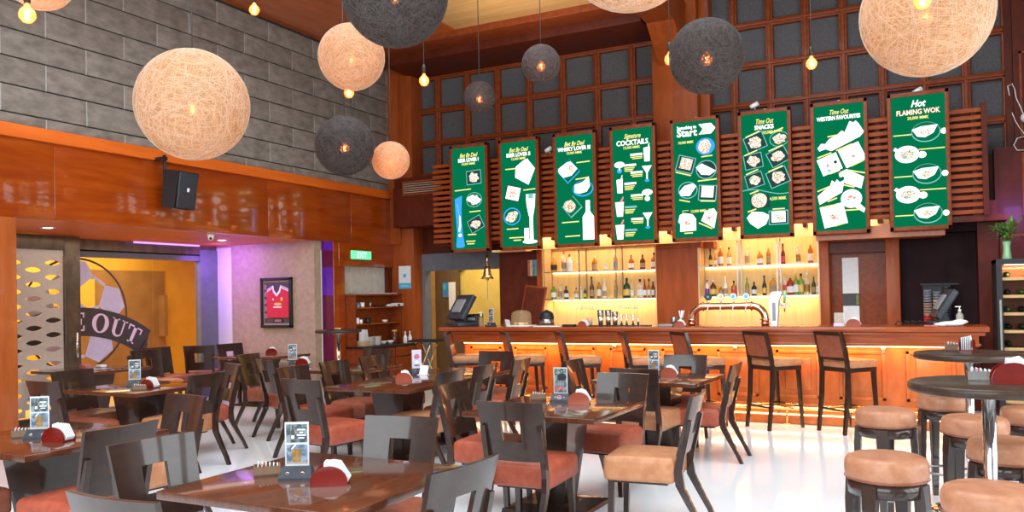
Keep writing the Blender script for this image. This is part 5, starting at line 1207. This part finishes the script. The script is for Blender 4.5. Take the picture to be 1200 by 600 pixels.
for i,(px,py,wpx,lab) in enumerate(((1158,448,172,'near high round dark table with a chrome pole'),(1135,413,114,'far high round dark table, just before the bar end'),(399,387,62,'high round table seen edge-on left of the service cabinet'))):
    q=at(px,py,Z=1.10)
    if i==0: t=ht; t.location=(q.x,q.y,0)
    else: t=dup(ht,(q.x,q.y,0),0)
    if i==2: t.location=(-7.76,9.62,0)
    t['label']=lab; t['group']='high round tables'
HTZ=1.10
for (px,py,lab,k) in ((1151,446,'grey sachet caddy on the near high round table',0),(1119,411,'brown sachet caddy on the far high round table',0),(1187,449,'large red napkin holder with white napkin on the near high table',1),(1133,412,'napkin holder seen end-on on the far high table',2)):
    q=at(px,py,Z=HTZ)
    if k==0: caddy(q.x,q.y,HTZ,.05,lab,'steel_dark' if px>1140 else 'caddy_brown',1.05)
    elif k==1: napkin(q.x,q.y,HTZ,.05,lab,'red_acrylic',1.15)
    else: napkin(q.x,q.y,HTZ,R(80),lab,'red_acrylic',1.0)
tag(mb('chrome').box(-.05,.05,-.03,.03,0,.03,bev=.005).build('ashtray',loc=(-7.70,9.55,HTZ)),'small metal ashtray on the high table by the service cabinet','ashtray')
# ================================================================== WINE FRIDGE, VASE, CABLE
fx0,fx1,fy0,fy1,fh=.725,1.36,10.2,10.85,1.84
t=thing('wine_fridge','tall black wine fridge with lit wooden shelves at the right edge','wine fridge',(fx0,fy0,0))
W=fx1-fx0; Dp=fy1-fy0
mb('black_plastic').box(0,.03,.03,Dp,0,fh).box(W-.03,W,.03,Dp,0,fh).box(0,W,.03,Dp,fh-.04,fh).box(0,W,.03,Dp,0,.08).box(0,W,Dp-.03,Dp,0,fh).use('wood_bar').box(.03,W-.03,Dp-.04,Dp-.03,.08,fh-.04).build('body',t)
d_=mb('black_plastic').box(0,.055,0,.03,.04,fh).box(W-.055,W,0,.03,.04,fh).box(.055,W-.055,0,.03,fh-.06,fh).box(.055,W-.055,0,.03,.04,.12).build('door',t)
mb('pane_glass').box(.055,W-.055,.012,.018,.12,fh-.06).build('glass_pane',d_); mb('steel_dark').box(.02,.04,-.03,-.015,.8,1.4).box(.02,.04,-.02,0,.82,.84).box(.02,.04,-.02,0,1.36,1.38).build('door_handle',d_)
for k in range(8): mb('wood_niche').box(.03,W-.03,.05,.075,.28+k*.19,.312+k*.19).use('steel_dark').box(.03,W-.03,.08,Dp-.05,.295+k*.19,.302+k*.19).build('shelf_board',t)
mb('led_white').box(.08,W-.08,.045,.055,fh-.065,fh-.055).build('light_strip',t)
fl=area('fridge_light',(fx0+W/2,fy0+.06,fh-.07),.45,.03,7,(1,.78,.45),tgt=(fx0+W/2,fy0+.35,.5)) if 0 else None
for k in range(8):
    for j in range(4):
        m_=('g_black','g_dkgreen','g_brown','g_green')[(k*3+j)%4]
        if random.random()<.8:
            o=mb(m_).lathe([(0,0),(.034,0),(.036,.2),(.014,.25),(.014,.3),(0,.3)],n=12).build('wine_bottle',loc=(fx0+.12+j*.13,fy0+.50,.342+k*.19),rot=(PI/2,0,0))
            tag(o,'wine bottle lying on a wooden shelf inside the black fridge','bottle','wine bottles lying in the fridge')
vx=fx0+.12
t=thing('plant_vase','green glass vase with a leafy bamboo bunch on the wine fridge','plant',(vx,10.38,fh))
mb('vase_green').lathe([(0,0),(.045,0),(.048,.01),(.036,.09),(.034,.14),(.045,.20),(.042,.20),(.03,.14),(.03,.02),(0,.015)],n=20).build('vase',t)
b=mb('leaf'); random.seed(11)
for k in range(95):
    a=random.uniform(0,2*PI); el=random.uniform(.1,1.35); ln=random.uniform(.12,.24)
    o=Vector((random.gauss(0,.035),random.gauss(0,.035),.22+random.uniform(0,.14))); d=Vector((math.cos(a)*math.cos(el),math.sin(a)*math.cos(el),math.sin(el))); s_=d.cross(Vector((0,0,1))).normalized(); pts=[]
    b.use('leaf' if k%3 else 'leaf_dark')
    prev=None
    for i in range(5):
        f=i/4; c=o+d*ln*f+Vector((0,0,-.07*f*f)); w_=.014*math.sin(PI*min(.98,f*.9+.08)); cur=(b.bm.verts.new(c-s_*w_),b.bm.verts.new(c+s_*w_))
        if prev: b._f([prev[0],prev[1],cur[1],cur[0]],True)
        prev=cur
b.nofix=1; b.build('leaves',t)
b=mb('leaf_dark')
for k in range(5): b.cyl((random.gauss(0,.012),random.gauss(0,.012),.05),(random.gauss(0,.04),random.gauss(0,.04),.34),.006,n=6)
b.build('stems',t)
q=at(1186,100,Y=11.9); pts=[]
base=at(1184,98,Y=11.85)
P2=[(1183,112),(1181,101),(1186,98),(1189,104),(1191,115),(1197,128),(1201,138)]
P3=[(1186,132),(1190,142),(1195,150),(1200,156),(1205,165),(1200,176),(1192,176),(1188,170),(1192,162),(1200,160)]
b=mb('white_plastic')
b.tube([at(x,y,Y=11.85) for x,y in P2],.006,6).tube([at(x,y,Y=11.85) for x,y in P3],.005,6)
o_=b.build('loose_cable'); tag(o_,'loose white curled cable hanging on the dark wall at upper right','cable')
q=at(1199,138,Y=11.86); tag(mb('white_plastic').sphere((0,0,0),.06,14).box(-.03,.03,0,.08,-.03,.03).build('wall_sensor',loc=(q.x+.03,11.86,q.z)),'round white sensor on the dark wall beside the loose cable','sensor')
q=at(970,277,Y=11.55); tag(mb('white_plastic').lathe([(0,-.10),(.05,-.09),(.065,-.04),(.065,.03),(0,.03)],n=18).build('dome_sensor',loc=(q.x,11.5,2.36)),'white dome camera under the menu screens above the dark wood door','camera')
for (px,py,Y_,lab) in ((883,123,11.32,'small white spotlight on top of the snack menu screen'),(641,175,11.32,'small white spotlight between the second and third menu screens'),(1075,106,11.32,'small white sensor on top of the wok menu screen')):
    q=at(px,py,Y=Y_); tag(mb('white_plastic').cyl((-.05,0,-.02),(.05,.02,.03),.028,.034,n=14).cyl((0,.01,0),(.0,.10,-.06),.01,n=8).build('spotlight',loc=(q.x,11.36,q.z+.0)),lab,'spotlight')
# ================================================================== LIGHT
def area(name,loc,size,size_y,power,col,rot=None,tgt=None):
    l=D.lights.new(name,'AREA'); l.shape='RECTANGLE'; l.size=size; l.size_y=size_y; l.energy=power; l.color=col
    o=D.objects.new(name,l); COL.objects.link(o); o.location=loc
    if tgt is not None: o.rotation_euler=(Vector(tgt)-Vector(loc)).to_track_quat('-Z','Y').to_euler()
    elif rot: o.rotation_euler=rot
    return o
# added area lights stand in for unseen windows behind and right of the camera
area('daylight_fill',(-2.5,-1.4,3.4),7,4.0,430,(.84,.94,1),tgt=(-3.5,8,1.6))
for wy in (1.9,3.6,5.3,7.0): area('daylight_fill',(4.3,wy,2.7),1.35,3.6,84,(.86,.95,1),tgt=(-3.5,wy+.4,1.9))  # added side lamps, split to give striped glare on glossy chairs
area('overhead_fill',(-2.8,4.8,7.4),7,7,700,(.88,.95,1),rot=(0,0,0))  # added overhead lamp that brightens the floor; no roof opening is built
# bar light strips
area('bar_strip_glow',(-2.66,9.79,.90),6.0,.05,22,(1,.52,.20),tgt=(-2.66,9.93,.2))
area('bar_plinth_glow',(-2.66,9.80,.24),6.0,.04,8,(1,.74,.42),tgt=(-2.66,9.70,0))
area('niche_glow',(-4.5,11.98,2.56),1.7,.1,12,(1,.64,.36),tgt=(-4.5,12.12,1.0))
area('niche_glow',(-2.08,11.98,2.56),1.5,.1,12,(1,.64,.36),tgt=(-2.08,12.12,1.0))
area('niche_glow',(-4.5,12.12,1.46),1.7,.06,7,(1,.64,.36),tgt=(-4.5,12.2,.9))
area('niche_glow',(-2.08,12.12,1.46),1.5,.06,6.5,(1,.64,.36),tgt=(-2.08,12.2,.9))
tag(mb('led_shelf').box(-5.9,-.4,11.54,11.56,2.455,2.465).build('pelmet_fill_strip'),'long warm light strip hidden under the slats behind the menu screens','light strip')  # added glowing strip, imitates niche light spilling onto the pelmet
area('pelmet_fill',(-3.15,11.52,2.45),5.4,.05,16,(1,.72,.38),tgt=(-3.15,11.62,2.3))  # added lamp to brighten the pelmet boards
area('ceiling_wash',(-4.7,10.0,4.9),2.0,.6,9,(1,.86,.66),tgt=(-4.7,10.1,5.7))
area('amber_room',(-12.0,8.0,2.7),2.0,5.0,130,(1,.84,.42),rot=(0,0,0))
area('back_room',(-7.4,13.0,2.6),1.5,.6,22,(1,.88,.6),rot=(0,0,0))
area('purple_wash',(-10.0,9.2,2.42),.3,.3,26,(.34,.13,1),tgt=(-9.9,9.88,1.4))
area('fridge_light',(1.04,10.27,1.76),.45,.04,9,(1,.74,.36),tgt=(1.04,10.6,.9))
area('purple_wash',(1.1,11.3,2.5),.2,.2,5,(.45,.22,1),tgt=(.9,12.0,2.35))
area('downlight',(-9.2,8.0,2.44),1.4,3.5,12,(1,.88,.72),rot=(0,0,0))
w=D.worlds.new('world'); SC.world=w; w.use_nodes=True; w.node_tree.nodes['Background'].inputs[0].default_value=(1,.97,.94,1); w.node_tree.nodes['Background'].inputs[1].default_value=.34
vs=SC.view_settings; vs.view_transform='Standard'; vs.look='None'; vs.gamma=1; vs.exposure=.35; vs.use_curve_mapping=False
